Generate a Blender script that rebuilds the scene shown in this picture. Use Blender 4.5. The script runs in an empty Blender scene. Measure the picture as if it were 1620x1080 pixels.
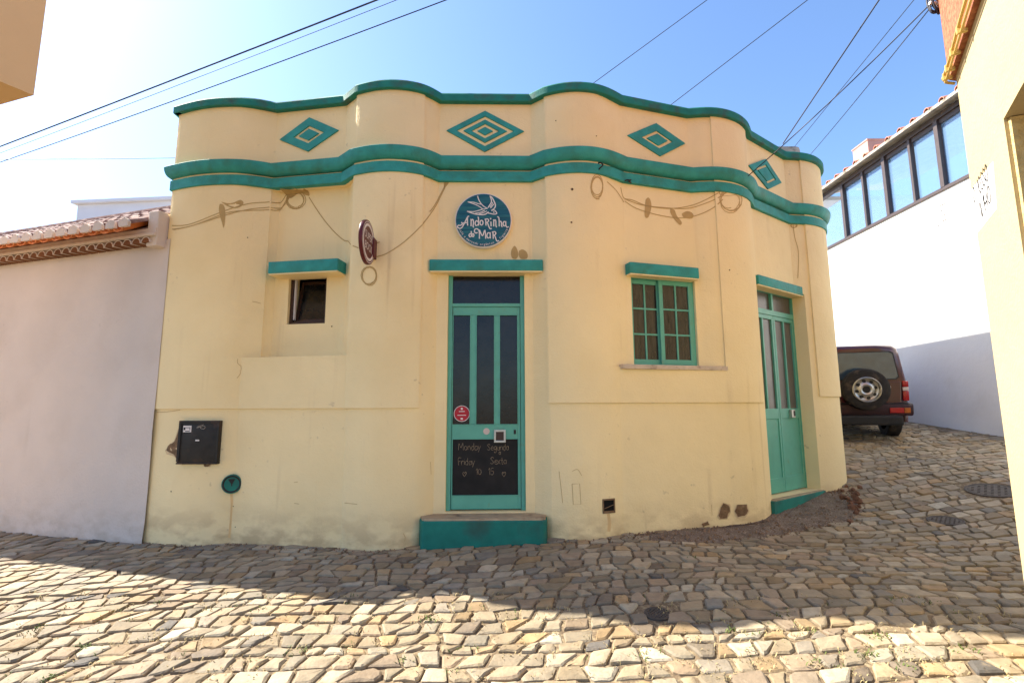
import bpy, bmesh, math, random
import numpy as np
from mathutils import Vector, Matrix, noise
from mathutils.geometry import tessellate_polygon
R = math.radians
random.seed(7)
sc = bpy.context.scene
COL = sc.collection
# ------------------------------------------------------------------ camera, sky, sun, exposure
FPX = 770.0; TH = math.atan(102 / FPX); RO = R(.25); EYE = Vector((0, 0, 1.36))
FW = Vector((0, math.cos(TH), math.sin(TH))); U0 = Vector((0, -math.sin(TH), math.cos(TH))); R0 = Vector((1, 0, 0))
RT = R0 * math.cos(RO) - U0 * math.sin(RO); UP = U0 * math.cos(RO) + R0 * math.sin(RO)
cd = bpy.data.cameras.new('camera'); cam = bpy.data.objects.new('camera', cd); COL.objects.link(cam)
cd.sensor_width = 36; cd.lens = FPX / 1620 * 36; cd.clip_start = .05; cd.clip_end = 2000
m = Matrix((RT, UP, -FW)).transposed().to_4x4(); m.translation = EYE; cam.matrix_world = m
sc.camera = cam
SUN = Vector((-.93, .375, 1.0)).normalized()
sl = bpy.data.lights.new('sun', 'SUN'); sl.energy = 5.0; sl.angle = R(.53); sl.color = (1, .93, .82)
so = bpy.data.objects.new('sun', sl); COL.objects.link(so); so.location = (0, 0, 30)
so.rotation_euler = SUN.to_track_quat('Z', 'Y').to_euler()
w = bpy.data.worlds.new('World'); sc.world = w; w.use_nodes = True
wn = w.node_tree; sky = wn.nodes.new('ShaderNodeTexSky'); sky.sky_type = 'NISHITA'; sky.sun_disc = False
sky.sun_elevation = math.asin(SUN.z); sky.sun_rotation = math.atan2(SUN.x, SUN.y)
sky.air_density = 1.0; sky.dust_density = .8; sky.ozone_density = 6.0; sky.altitude = 0
bg = wn.nodes['Background']; bg.inputs[1].default_value = .115
wn.links.new(sky.outputs[0], bg.inputs[0])
vs = sc.view_settings; vs.view_transform = 'Standard'; vs.look = 'None'; vs.gamma = 1; vs.exposure = 1.55
vs.use_curve_mapping = False
try:
    sc.cycles.use_denoising = True; sc.cycles.max_bounces = 8; sc.cycles.diffuse_bounces = 5
except Exception: pass
def ray(px, py): return FW + RT * ((px - 810) / FPX) + UP * ((540 - py) / FPX)
def at_y(px, py, y): d = ray(px, py); return EYE + d * (y / d.y)
def at_z(px, py, z): d = ray(px, py); return EYE + d * ((z - EYE.z) / d.z)
def at_x(px, py, x): d = ray(px, py); return EYE + d * (x / d.x)
def proj(p):
    d = Vector(p) - EYE; q = d.dot(FW)
    if q < .05: return None
    return 810 + FPX * d.dot(RT) / q, 540 - FPX * d.dot(UP) / q
# ------------------------------------------------------------------ materials
MATS = {}
def M(name, col, rough=.8, var=.12, vs_=2.5, bump=0., bs=80., metal=0., spec=.3, col2=None, s2=4., lo=.55, hi=.7, det=6, coat=0., stretch=None):
    if name in MATS: return MATS[name]
    mt = bpy.data.materials.new(name); mt.use_nodes = True; MATS[name] = mt
    nt = mt.node_tree; N = nt.nodes; L = nt.links; b = N['Principled BSDF']
    b.inputs['Roughness'].default_value = rough; b.inputs['Metallic'].default_value = metal
    b.inputs['Specular IOR Level'].default_value = spec; b.inputs['Coat Weight'].default_value = coat
    tc = N.new('ShaderNodeTexCoord'); src = tc.outputs['Object']
    if stretch:
        mp = N.new('ShaderNodeMapping'); mp.inputs['Scale'].default_value = stretch; L.new(src, mp.inputs[0]); vsrc = mp.outputs[0]
    else: vsrc = src
    n1 = N.new('ShaderNodeTexNoise'); n1.inputs['Scale'].default_value = vs_; n1.inputs['Detail'].default_value = det; L.new(vsrc, n1.inputs['Vector'])
    mr = N.new('ShaderNodeMapRange'); mr.inputs[1].default_value = .3; mr.inputs[2].default_value = .7
    mr.inputs[3].default_value = 1 - var; mr.inputs[4].default_value = 1 + var; L.new(n1.outputs[0], mr.inputs[0])
    mx = N.new('ShaderNodeMix'); mx.data_type = 'RGBA'; mx.blend_type = 'MULTIPLY'; mx.inputs[0].default_value = 1
    mx.inputs[6].default_value = (*col, 1); L.new(mr.outputs[0], mx.inputs[7]); out = mx.outputs[2]
    if col2:
        n2 = N.new('ShaderNodeTexNoise'); n2.inputs['Scale'].default_value = s2; n2.inputs['Detail'].default_value = 8; L.new(vsrc, n2.inputs['Vector'])
        m2 = N.new('ShaderNodeMapRange'); m2.inputs[1].default_value = lo; m2.inputs[2].default_value = hi; L.new(n2.outputs[0], m2.inputs[0])
        mx2 = N.new('ShaderNodeMix'); mx2.data_type = 'RGBA'; L.new(m2.outputs[0], mx2.inputs[0]); L.new(out, mx2.inputs[6]); mx2.inputs[7].default_value = (*col2, 1); out = mx2.outputs[2]
    L.new(out, b.inputs['Base Color'])
    if bump:
        n3 = N.new('ShaderNodeTexNoise'); n3.inputs['Scale'].default_value = bs; n3.inputs['Detail'].default_value = 5; L.new(src, n3.inputs['Vector'])
        n4 = N.new('ShaderNodeTexNoise'); n4.inputs['Scale'].default_value = bs * .09; n4.inputs['Detail'].default_value = 3; L.new(src, n4.inputs['Vector'])
        ad = N.new('ShaderNodeMath'); ad.operation = 'MULTIPLY_ADD'; L.new(n4.outputs[0], ad.inputs[0]); ad.inputs[1].default_value = 3.; L.new(n3.outputs[0], ad.inputs[2])
        bp = N.new('ShaderNodeBump'); bp.inputs['Strength'].default_value = bump; bp.inputs['Distance'].default_value = .01; L.new(ad.outputs[0], bp.inputs['Height']); L.new(bp.outputs[0], b.inputs['Normal'])
    mt['out'] = 0
    return mt
CREAM = (.85, .685, .375); TEAL = (.016, .235, .20); GREEN = (.10, .37, .27)
def cream_mat(name='cream_paint', c_foot=(.40, .26, .13), c_run=(.50, .34, .18), c_scuff=(.36, .27, .18)):
    mt = M('white_wash', (.62, .535, .46), .88, .05, 1.4, .45, 40, col2=(.55, .465, .39), s2=1.8, lo=.5, hi=.85) if name == 'white_wash' else M('cream_paint', CREAM, .85, .05, 1.1, .38, 60, col2=(.80, .63, .325), s2=1.3, lo=.52, hi=.78)
    nt = mt.node_tree; N = nt.nodes; L = nt.links; b = N['Principled BSDF']; old = b.inputs['Base Color'].links[0].from_socket
    tc = N.new('ShaderNodeTexCoord'); sp = N.new('ShaderNodeSeparateXYZ'); L.new(tc.outputs['Object'], sp.inputs[0])
    def noise_(scale, st=(1, 1, 1), det=8):
        mp = N.new('ShaderNodeMapping'); mp.inputs['Scale'].default_value = st; L.new(tc.outputs['Object'], mp.inputs[0])
        n = N.new('ShaderNodeTexNoise'); n.inputs['Scale'].default_value = scale; n.inputs['Detail'].default_value = det; L.new(mp.outputs[0], n.inputs['Vector']); return n.outputs[0]
    def rng(v, a, b_, c, d):
        r = N.new('ShaderNodeMapRange'); L.new(v, r.inputs[0])
        for i, q in enumerate((a, b_, c, d)): r.inputs[i + 1].default_value = q
        return r.outputs[0]
    def mul(a, b_):
        q = N.new('ShaderNodeMath'); q.operation = 'MULTIPLY'; L.new(a, q.inputs[0]); L.new(b_, q.inputs[1]); return q.outputs[0]
    def mixc(f, a, col):
        x = N.new('ShaderNodeMix'); x.data_type = 'RGBA'; L.new(f, x.inputs[0]); L.new(a, x.inputs[6]); x.inputs[7].default_value = (*col, 1); return x.outputs[2]
    # splash dirt along the foot of the wall
    d = mul(rng(sp.outputs[2], .05, .42, 1, 0), rng(noise_(4.5, (1, 1, 1.8), 12), .42, .62, 0, .6)); o = mixc(d, old, c_foot)
    # rain streaks
    st = mul(rng(noise_(9, (1, 1, .05), 3), .6, .75, 0, .35), rng(noise_(1.2), .45, .65, 0, 1)); o = mixc(st, o, c_run)
    # small grey scuffs
    sk = rng(noise_(14, (1, 1, 1), 12), .66, .74, 0, .45); sk = mul(sk, rng(noise_(.9), .52, .62, 0, 1)); o = mixc(sk, o, c_scuff)
    L.new(o, b.inputs['Base Color']); return mt
M_CREAM = cream_mat()
M_WHITE = cream_mat('white_wash', (.45, .36, .27), (.50, .42, .34), (.40, .34, .28))
M_TEAL = M('teal_paint', (.028, .27, .24), .6, .16, 8, .3, 60, col2=(.035, .20, .155), s2=6, lo=.5, hi=.72)
M_TEALD = M('weathered_teal', (.013, .185, .14), .7, .14, 9, .2, 70, col2=(.055, .075, .06), s2=7, lo=.5, hi=.78)
M_TEALS = M('step_teal', (.010, .165, .125), .6, .16, 7, .2, 60, col2=(.03, .09, .07), s2=4, lo=.5, hi=.75)
M_GREEN = M('green_joinery', GREEN, .42, .07, 8, .05, 120, spec=.45, col2=(.13, .30, .20), s2=12, lo=.62, hi=.75)
M_WHITEB = M('bright_white_wash', (.84, .84, .84), .85, .03, 1., .25, 60, col2=(.74, .73, .71), s2=1.2, lo=.55, hi=.8)
M_PAINT = M('brown_mural_paint', (.46, .315, .125), .85, .06, 20)
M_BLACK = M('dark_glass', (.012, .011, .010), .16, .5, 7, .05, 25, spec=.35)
M_BOARD = M('blackboard', (.012, .010, .009), .55, .4, 9, spec=.25)
M_CHALK = M('chalk', (.24, .18, .115), .9, .5, 60)
M_FROST = M('frosted_glass', (.10, .092, .08), .28, .2, 5, .15, 60, spec=.4)
M_CURT = M('curtained_glass', (.026, .020, .016), .1, .7, 6, .02, 30, spec=.5, stretch=(6, 6, .7))
M_BROWN = M('brown_aluminium', (.045, .018, .010), .4, .1, 9, spec=.4)
M_DKMET = M('black_metal', (.018, .016, .014), .5, .3, 12, .1, 60, col2=(.05, .03, .02), s2=9, lo=.55, hi=.7)
M_STEEL = M('steel', (.5, .47, .42), .35, .15, 14, metal=.9)
M_STONE = M('pale_stone', (.55, .44, .32), .8, .15, 12, .3, 50, col2=(.30, .22, .16), s2=9, lo=.55, hi=.7)
M_SOFF = M('threshold', (.42, .32, .20), .85, .15, 10, .3, 60, col2=(.22, .16, .10), s2=8)
M_TILE = M('old_clay_tile', (.20, .105, .085), .9, .3, 5, .4, 40, col2=(.42, .30, .25), s2=6, lo=.48, hi=.66)
M_TERR = M('orange_clay', (.60, .19, .055), .85, .15, 8, .2, 60)
M_SOIL = M('joint_soil', (.14, .10, .06), .95, .3, 5, .8, 60, col2=(.30, .235, .14), s2=30, lo=.45, hi=.65)
M_ASPH = M('patched_asphalt', (.15, .112, .082), .95, .35, 7, 1., 70, col2=(.34, .27, .20), s2=60, lo=.55, hi=.66)
M_CABLE = M('cable_rubber', (.022, .02, .03), .6, .1, 10)
M_FRAME = M('dark_brown_frame', (.075, .055, .05), .45, .1, 9, spec=.4)
M_RED = M('maroon_paint', (.052, .004, .008), .3, .1, 4, spec=.5, coat=.5)
M_RUB = M('tyre_rubber', (.022, .019, .017), .85, .3, 14, .2, 40, col2=(.07, .05, .035), s2=8)
M_PLAS = M('black_plastic', (.016, .015, .015), .55, .2, 12)
M_LAMPR = M('red_lamp', (.35, .012, .014), .2, .1, 9, spec=.5)
M_LAMPO = M('amber_lamp', (.35, .09, .012), .25, .1, 9, spec=.5)
M_LAMPW = M('clear_lamp', (.55, .45, .4), .25, .1, 9, spec=.5)
M_CGLASS = M('car_glass', (.045, .07, .095), .04, .3, 3, spec=.9)
M_YEL = M('pale_yellow_wall', (.50, .405, .225), .85, .04, 1.5, .3, 60)
M_OCH = M('ochre_wall', (.78, .50, .24), .85, .05, 1.5, .2, 60)
M_ROUGH = M('rough_stucco', (.60, .45, .20), .95, .15, 20, 1., 45)
M_ORAN = M('orange_roughcast', (.40, .155, .08), .95, .3, 25, 1., 22, col2=(.26, .09, .05), s2=40, lo=.5, hi=.62)
M_PIPE = M('yellow_pipe', (.60, .42, .13), .5, .08, 12)
M_CONC = M('weathered_concrete', (.42, .37, .30), .9, .2, 5, .5, 50, col2=(.16, .14, .11), s2=6, lo=.5, hi=.68)
M_PINK = M('pink_render', (.50, .27, .23), .9, .1, 4, .2, 60)
M_PLAST = M('broken_plaster', (.19, .115, .06), .95, .3, 14, .9, 60, col2=(.28, .18, .10), s2=18)
M_CRACK = M('crack', (.52, .36, .17), .95, .1, 10)
M_CRACKD = M('dark_crack', (.10, .06, .035), .95, .1, 10)
M_SUPER = M('sign_maroon', (.10, .012, .015), .4, .05, 8)
M_SIGNW = M('sign_white', (.72, .66, .62), .5, .05, 12)
M_SIGNR = M('sticker_red', (.42, .015, .025), .4, .05, 12)
M_GRASS = M('weed_leaf', (.10, .13, .03), .7, .4, 30)
M_STRAW = M('dry_straw', (.40, .31, .15), .8, .3, 30)
M_TARP = M('crumpled_tarp', (.30, .27, .24), .7, .25, 8, .3, 20)
M_IRON = M('cast_iron', (.075, .06, .048), .7, .3, 14, .5, 90)
M_BLUEW = M('pale_blue_wall', (.62, .65, .72), .9, .05, 2)
# round sign blue with brushed variation
M_SIGNB = M('sign_blue', (.006, .085, .125), .45, .35, 5, .02, 60, col2=(.03, .17, .17), s2=4, lo=.45, hi=.75, stretch=(1, 1, 9))
def glass_mat():
    mt = bpy.data.materials.new('sunroom_glass'); mt.use_nodes = True; nt = mt.node_tree; N = nt.nodes; L = nt.links
    b = N['Principled BSDF']; b.inputs['Base Color'].default_value = (.20, .33, .50, 1); b.inputs['Roughness'].default_value = .02; b.inputs['IOR'].default_value = 1.9
    b.inputs['Specular IOR Level'].default_value = .8
    tr = N.new('ShaderNodeBsdfTransparent'); tr.inputs[0].default_value = (.80, .9, 1, 1); mx = N.new('ShaderNodeMixShader'); mx.inputs[0].default_value = .5
    L.new(tr.outputs[0], mx.inputs[1]); L.new(b.outputs[0], mx.inputs[2]); L.new(mx.outputs[0], N['Material Output'].inputs[0]); return mt
M_GLASS = glass_mat()
def stone_mat():
    mt = M('cobble_stone', (1, 1, 1), .72, .16, 14, .45, 55, spec=.3, col2=None)
    nt = mt.node_tree; N = nt.nodes; L = nt.links; b = N['Principled BSDF']; old = b.inputs['Base Color'].links[0].from_socket
    at = N.new('ShaderNodeAttribute'); at.attribute_name = 'tint'; x = N.new('ShaderNodeMix'); x.data_type = 'RGBA'; x.blend_type = 'MULTIPLY'; x.inputs[0].default_value = 1
    L.new(old, x.inputs[6]); L.new(at.outputs['Color'], x.inputs[7])
    tc = N.new('ShaderNodeTexCoord'); n = N.new('ShaderNodeTexNoise'); n.inputs['Scale'].default_value = 26; n.inputs['Detail'].default_value = 10; L.new(tc.outputs['Object'], n.inputs['Vector'])
    r = N.new('ShaderNodeMapRange'); r.inputs[1].default_value = .56; r.inputs[2].default_value = .72; r.inputs[4].default_value = .55; L.new(n.outputs[0], r.inputs[0])
    y = N.new('ShaderNodeMix'); y.data_type = 'RGBA'; L.new(r.outputs[0], y.inputs[0]); L.new(x.outputs[2], y.inputs[6]); y.inputs[7].default_value = (.24, .18, .11, 1)
    L.new(y.outputs[2], b.inputs['Base Color']); return mt
M_COB = stone_mat()
# ------------------------------------------------------------------ mesh helpers
def tag(o, label=None, cat=None, group=None, kind=None):
    for k, v in (('label', label), ('category', cat), ('group', group), ('kind', kind)):
        if v: o[k] = v
    return o
def empty(name, loc, label=None, cat=None, group=None):
    o = bpy.data.objects.new(name, None); COL.objects.link(o); o.location = loc; o.empty_display_size = .2
    return tag(o, label, cat, group)
def root_loc(o):
    v = Vector((0, 0, 0))
    while o: v += o.location; o = o.parent
    return v
class MB:
    def __init__(s): s.v = []; s.f = []
    def add(s, vs, fs):
        n = len(s.v); s.v += [tuple(q) for q in vs]; s.f += [tuple(i + n for i in f) for f in fs]; return s
    def box(s, c, size, fr=None, bev=0):
        hx, hy, hz = [q / 2 for q in size]; X, Y, Z = fr if fr else (Vector((1, 0, 0)), Vector((0, 1, 0)), Vector((0, 0, 1))); c = Vector(c)
        if bev:
            bm = bmesh.new(); bmesh.ops.create_cube(bm, size=1)
            for q in bm.verts: q.co = Vector((q.co.x * size[0], q.co.y * size[1], q.co.z * size[2]))
            bmesh.ops.bevel(bm, geom=bm.edges[:], offset=bev, segments=2, affect='EDGES', profile=.6)
            bm.verts.index_update(); s.add([c + X * q.co.x + Y * q.co.y + Z * q.co.z for q in bm.verts], [[q.index for q in f.verts] for f in bm.faces]); bm.free(); return s
        P = [c + X * (a * hx) + Y * (b * hy) + Z * (d * hz) for d in (-1, 1) for b in (-1, 1) for a in (-1, 1)]
        return s.add(P, [(0, 2, 3, 1), (4, 5, 7, 6), (0, 1, 5, 4), (2, 6, 7, 3), (0, 4, 6, 2), (1, 3, 7, 5)])
    def tube(s, pts, r, n=6, cap=True):
        pts = [Vector(p) for p in pts]; k = len(pts); rings = []
        a = None
        for i in range(k):
            t = (pts[min(i + 1, k - 1)] - pts[max(i - 1, 0)]).normalized()
            if a is None: a = t.orthogonal().normalized()
            else:
                a = (a - t * a.dot(t)); a = a.normalized() if a.length > 1e-6 else t.orthogonal().normalized()
            b = t.cross(a); rr = r[i] if isinstance(r, (list, tuple)) else r
            rings += [pts[i] + (a * math.cos(2 * math.pi * j / n) + b * math.sin(2 * math.pi * j / n)) * rr for j in range(n)]
        fs = [(i * n + j, i * n + (j + 1) % n, (i + 1) * n + (j + 1) % n, (i + 1) * n + j) for i in range(k - 1) for j in range(n)]
        if cap: fs += [tuple(range(n))[::-1], tuple((k - 1) * n + j for j in range(n))]
        return s.add(rings, fs)
    def lathe(s, prof, o, ax, n=28, close=True):
        o = Vector(o); ax = Vector(ax).normalized(); a = ax.orthogonal().normalized()
        if abs(ax.z) < .9: a = Vector((0, 0, 1)); a = (a - ax * a.dot(ax)).normalized()
        b = ax.cross(a); k = len(prof)
        P = [o + ax * h + (a * math.cos(2 * math.pi * j / n) + b * math.sin(2 * math.pi * j / n)) * r for (r, h) in prof for j in range(n)]
        fs = [(i * n + j, i * n + (j + 1) % n, (i + 1) * n + (j + 1) % n, (i + 1) * n + j) for i in range(k - 1) for j in range(n)]
        if close: fs += [tuple(range(n))[::-1], tuple((k - 1) * n + j for j in range(n))]
        return s.add(P, fs)
    def prism(s, poly, o, X, Y, Z, d0, d1):     # poly in (X,Y), extruded along Z
        o = Vector(o); n = len(poly); P = [o + X * a + Y * b + Z * d for d in (d0, d1) for (a, b) in poly]
        tr = tessellate_polygon([[Vector((a, b, 0)) for a, b in poly]])
        fs = [tuple(t)[::-1] for t in tr] + [tuple(i + n for i in t) for t in tr] + [(i, (i + 1) % n, n + (i + 1) % n, n + i) for i in range(n)]
        return s.add(P, fs)
    def ribbon(s, pts, nrm, wd):
        pts = [Vector(p) for p in pts]; k = len(pts); P = []
        for i in range(k):
            t = (pts[min(i + 1, k - 1)] - pts[max(i - 1, 0)]); nn = nrm[i] if isinstance(nrm, list) else nrm
            sd = t.cross(nn); sd = sd.normalized() if sd.length > 1e-9 else Vector((0, 0, 1)); ww = wd[i] if isinstance(wd, list) else wd
            P += [pts[i] - sd * ww / 2, pts[i] + sd * ww / 2]
        return s.add(P, [(2 * i, 2 * i + 1, 2 * i + 3, 2 * i + 2) for i in range(k - 1)])
    def build(s, name, mat, parent=None, smooth=None, bevel=0, label=None, cat=None, group=None, kind=None, fix=True):
        me = bpy.data.meshes.new(name); off = root_loc(parent) if parent else Vector((0, 0, 0))
        me.from_pydata([(q[0] - off.x, q[1] - off.y, q[2] - off.z) for q in s.v], [], s.f); 
        if fix:
            bm = bmesh.new(); bm.from_mesh(me); bmesh.ops.recalc_face_normals(bm, faces=bm.faces[:]); bm.to_mesh(me); bm.free()
        if smooth is not None:
            me.shade_smooth(); me.set_sharp_from_angle(angle=R(smooth))
        me.materials.append(mat); o = bpy.data.objects.new(name, me); COL.objects.link(o); o.parent = parent
        if bevel:
            b = o.modifiers.new('bevel', 'BEVEL'); b.width = bevel; b.segments = 2; b.limit_method = 'ANGLE'; b.angle_limit = R(40)
        return tag(o, label, cat, group, kind)
def catmull(pts, sub=6):
    pts = [Vector(p) for p in pts]; out = []
    for i in range(len(pts) - 1):
        p0 = pts[max(i - 1, 0)]; p1 = pts[i]; p2 = pts[i + 1]; p3 = pts[min(i + 2, len(pts) - 1)]
        for j in range(sub):
            t = j / sub; out.append(.5 * ((2 * p1) + (p2 - p0) * t + (2 * p0 - 5 * p1 + 4 * p2 - p3) * t * t + (3 * p1 - p0 - 3 * p2 + p3) * t ** 3))
    out.append(pts[-1]); return out
def text_polys(txt, size=1., align='CENTER'):
    cu = bpy.data.curves.new('tmp', 'FONT'); cu.body = txt; cu.size = size; cu.align_x = align; cu.resolution_u = 3
    o = bpy.data.objects.new('tmp', cu); COL.objects.link(o); bpy.context.view_layer.update()
    me = bpy.data.meshes.new_from_object(o.evaluated_get(bpy.context.evaluated_depsgraph_get()))
    vs = [(q.co.x, q.co.y) for q in me.vertices]; fs = [tuple(p.vertices) for p in me.polygons]
    bpy.data.objects.remove(o); bpy.data.curves.remove(cu); bpy.data.meshes.remove(me); return vs, fs
GL = {  # single-stroke letters, unit height
 'M': ([[(0, 0), (.08, 1), (.36, .35), (.64, 1), (.72, 0)]], .85), 'o': ([[(.25, .6), (.05, .45), (.05, .15), (.25, 0), (.45, .15), (.45, .45), (.25, .6)]], .55),
 'n': ([[(0, .6), (.02, 0)], [(.02, .4), (.2, .6), (.38, .45), (.4, 0)]], .5), 'd': ([[(.4, 1), (.4, 0)], [(.4, .45), (.2, .6), (.03, .3), (.2, 0), (.4, .15)]], .52),
 'a': ([[(.4, .6), (.4, 0)], [(.4, .45), (.2, .6), (.03, .3), (.2, 0), (.4, .15)]], .52), 'y': ([[(0, .6), (.18, .1)], [(.4, .6), (.18, 0), (.05, -.35)]], .5),
 'S': ([[(.45, .85), (.25, 1), (.05, .8), (.25, .52), (.47, .25), (.25, 0), (0, .15)]], .58), 'e': ([[(.03, .32), (.42, .36), (.25, .6), (.03, .35), (.1, .05), (.3, 0), (.42, .1)]], .5),
 'g': ([[(.4, .6), (.4, -.2), (.2, -.38), (.05, -.25)], [(.4, .45), (.2, .6), (.03, .3), (.2, .05), (.4, .2)]], .52), 'u': ([[(0, .6), (.03, .12), (.2, 0), (.38, .15)], [(.38, .6), (.4, 0)]], .5),
 'F': ([[(.45, 1), (0, .97), (.04, 0)], [(.02, .52), (.35, .54)]], .5), 'r': ([[(0, .6), (.02, 0)], [(.02, .4), (.15, .58), (.3, .55)]], .36), 'i': ([[(.05, .6), (.06, 0)], [(.05, .8), (.06, .84)]], .18),
 'x': ([[(0, .6), (.38, 0)], [(.38, .6), (0, 0)]], .48), 't': ([[(.15, .9), (.16, .05), (.3, 0)], [(0, .58), (.32, .6)]], .4), '1': ([[(0, .7), (.18, 1), (.18, 0)]], .34),
 '0': ([[(.25, 1), (.03, .7), (.03, .3), (.25, 0), (.47, .3), (.47, .7), (.25, 1)]], .6), '5': ([[(.42, 1), (.08, 1), (.05, .55), (.3, .6), (.43, .3), (.25, 0), (0, .1)]], .55),
 '*': ([[(.3, 0), (0, .45), (.05, .75), (.2, .75), (.3, .55), (.42, .78), (.58, .7), (.58, .42), (.3, 0)]], .75), ' ': ([], .35),
 'O': ([[(.3, 1), (.08, .8), (.03, .5), (.08, .2), (.3, 0), (.52, .2), (.57, .5), (.52, .8), (.3, 1)]], .72), 'N': ([[(0, 0), (0, 1), (.5, 0), (.5, 1)]], .66), 'I': ([[(.05, 0), (.05, 1)]], .22),
 'H': ([[(0, 0), (0, 1)], [(.5, 0), (.5, 1)], [(0, .4), (.5, .4)]], .66)}
def strokes_text(txt, h):
    out = []; x = 0
    for ch in txt:
        st, wd = GL[ch]
        for q in st: out.append([(x + a * h, b * h) for a, b in q])
        x += wd * h
    return out, x
# ------------------------------------------------------------------ plan of the cafe's wavy front
def spline(pts, n=18):
    P = np.array(pts); k = len(P); t = np.concatenate([[0], np.cumsum(np.linalg.norm(np.diff(P, axis=0), axis=1))]); h = np.diff(t)
    A = np.zeros((k, k)); B = np.zeros((k, 2)); A[0, 0] = A[-1, -1] = 1
    for i in range(1, k - 1):
        A[i, i - 1] = h[i - 1]; A[i, i] = 2 * (h[i - 1] + h[i]); A[i, i + 1] = h[i]; B[i] = 6 * ((P[i + 1] - P[i]) / h[i] - (P[i] - P[i - 1]) / h[i - 1])
    Mx = np.linalg.solve(A, B); out = []
    for u in np.linspace(0, t[-1], n):
        i = min(max(np.searchsorted(t, u) - 1, 0), k - 2); a = t[i + 1] - u; b = u - t[i]
        out.append(Mx[i] * a ** 3 / (6 * h[i]) + Mx[i + 1] * b ** 3 / (6 * h[i]) + (P[i] / h[i] - Mx[i] * h[i] / 6) * a + (P[i + 1] / h[i] - Mx[i + 1] * h[i] / 6) * b)
    return [tuple(q) for q in out]
OFF0 = .035     # measured outline is the trim's; the wall lies a little behind it
plan = [(-3.86, 9.5), (-3.86, 7.2)]
SEG = [('b', [(-3.84, 5.20), (-3.5, 5.09), (-3.1, 5.045), (-2.85, 5.075), (-2.67, 5.145)]), ('p', (-1.85, 5.015)),
       ('f', [(-1.66, 4.845)]), ('b', [(-1.66, 4.845), (-1.48, 4.785), (-1.27, 4.758), (-1.08, 4.783), (-.92, 4.85), (-.775, 4.99)]), ('p', (.21, 5.01)),
       ('f', [(.365, 4.885)]), ('b', [(.365, 4.885), (.52, 4.83), (.70, 4.808), (.88, 4.832), (1.06, 4.91), (1.235, 5.035)]), ('p', (2.065, 5.285)),
       ('b', [(2.065, 5.285), (2.3, 5.265), (2.57, 5.33), (2.82, 5.50), (3.0, 5.74)]), ('p', (3.75, 6.27)),
       ('b', [(3.75, 6.27), (4.0, 6.305), (4.3, 6.45), (4.52, 6.72), (4.60, 7.1)]), ('p', (4.62, 9.5))]
PANEL = {}
pi = 0
for kd, d in SEG:
    if kd == 'b':
        q = spline(d); plan += q if pi == 0 else q[1:]
    elif kd == 'f': plan += d
    else:
        pi += 1; PANEL[pi] = (Vector(plan[-1]), Vector(d)); plan.append(d)
def mitre(poly, off):
    n = len(poly); out = []
    for i in range(n):
        p = Vector(poly[i]); ns = []
        for a, b in ((i - 1, i), (i, i + 1)):
            if a >= 0 and b < n:
                t = (Vector(poly[b]) - Vector(poly[a])).normalized(); ns.append(Vector((t.y, -t.x)))
        nn = sum(ns, Vector((0, 0))).normalized(); c = max(nn.dot(ns[0]), .5); out.append(p + nn * (off / c))
    return out
WALL = mitre(plan, -OFF0)
SL = [0.]
for a, b in zip(WALL, WALL[1:]): SL.append(SL[-1] + (b - a).length)
def U(s):
    i = max(0, min(len(SL) - 2, int(np.searchsorted(SL, s)) - 1)); t = (s - SL[i]) / (SL[i + 1] - SL[i]); return WALL[i].lerp(WALL[i + 1], t)
def s_of(px, py, lo=2, hi=len(WALL) - 2, off=0.):
    d = ray(px, py); best = None
    for i in range(lo, hi):
        a, b = WALL[i], WALL[i + 1]; e = b - a; den = d.x * e.y - d.y * e.x
        if abs(den) < 1e-9: continue
        t = (a.x * e.y - a.y * e.x) / den; u = (d.x * a.y - d.y * a.x) / den if False else None
        p = Vector((d.x * t, d.y * t)); k = (p - a).dot(e) / e.length_squared
        if t > 0 and -1e-6 <= k <= 1 + 1e-6 and (best is None or t < best[0]): best = (t, SL[i] + k * e.length)
    if best is None: return None
    return best[1], EYE.z + d.z * best[0]
S = lambda px, py: s_of(px, py)[0]
ZW = lambda px, py: s_of(px, py)[1]
Z_BAND0 = at_y(765, 286.7, 5.0).z; Z_BAND1 = at_y(765, 271.2, 5.0).z; Z_COR0 = at_y(765, 265.5, 4.97).z; Z_COR1 = at_y(765, 243.5, 4.91).z; Z_COP0 = at_y(765, 162.5, 5.0).z; Z_COP1 = Z_COP0 + .10
Z_LED1 = ZW(480, 565.5); Z_LED3 = ZW(1060, 582)
BR = [(S(384, 560), S(551, 556), Z_LED1), (S(978, 575), S(1147, 582), Z_LED3)]
Z_LAY = [(-9, S(662, 620), ZW(450, 646)), (S(868, 600), S(1197, 500), ZW(1000, 637)), (S(1290, 560), 99, ZW(1310, 627))]
S_CR = (s_of(*proj((*(PANEL[1][0]), 2.5)))[0], s_of(*proj((*(PANEL[1][1]), 2.5)))[0])
def in_br(s): return next((q for q in BR if q[0] <= s <= q[1]), None)
def layoff(s, z):
    for a, b, zl in Z_LAY:
        if a <= s <= b and z > zl:
            br = in_br(s)
            if br and z > br[2]: return 0.
            k = 1.
            for q in BR:
                if q[0] - .2 < s < q[0] and z > q[2]: k = min(k, (q[0] - s) / .2)
            return .020 * k
    return 0.
def rec(s, z):      # extra depth of the recess round the small window
    if z > Z_BAND0 - .001 or z < BR[0][2]: return 0.
    c0, c1 = S_CR; e1 = BR[0][1]
    if s <= c0 or s >= e1: return 0.
    if s < c0 + .05: return .09 * (s - c0) / .05
    if s <= c1: return .09
    return .09 * (e1 - s) / (e1 - c1)
def nrm(s):
    a, b = U(s - .012), U(s + .012); t = (b - a).normalized(); return Vector((t.y, -t.x))
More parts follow.
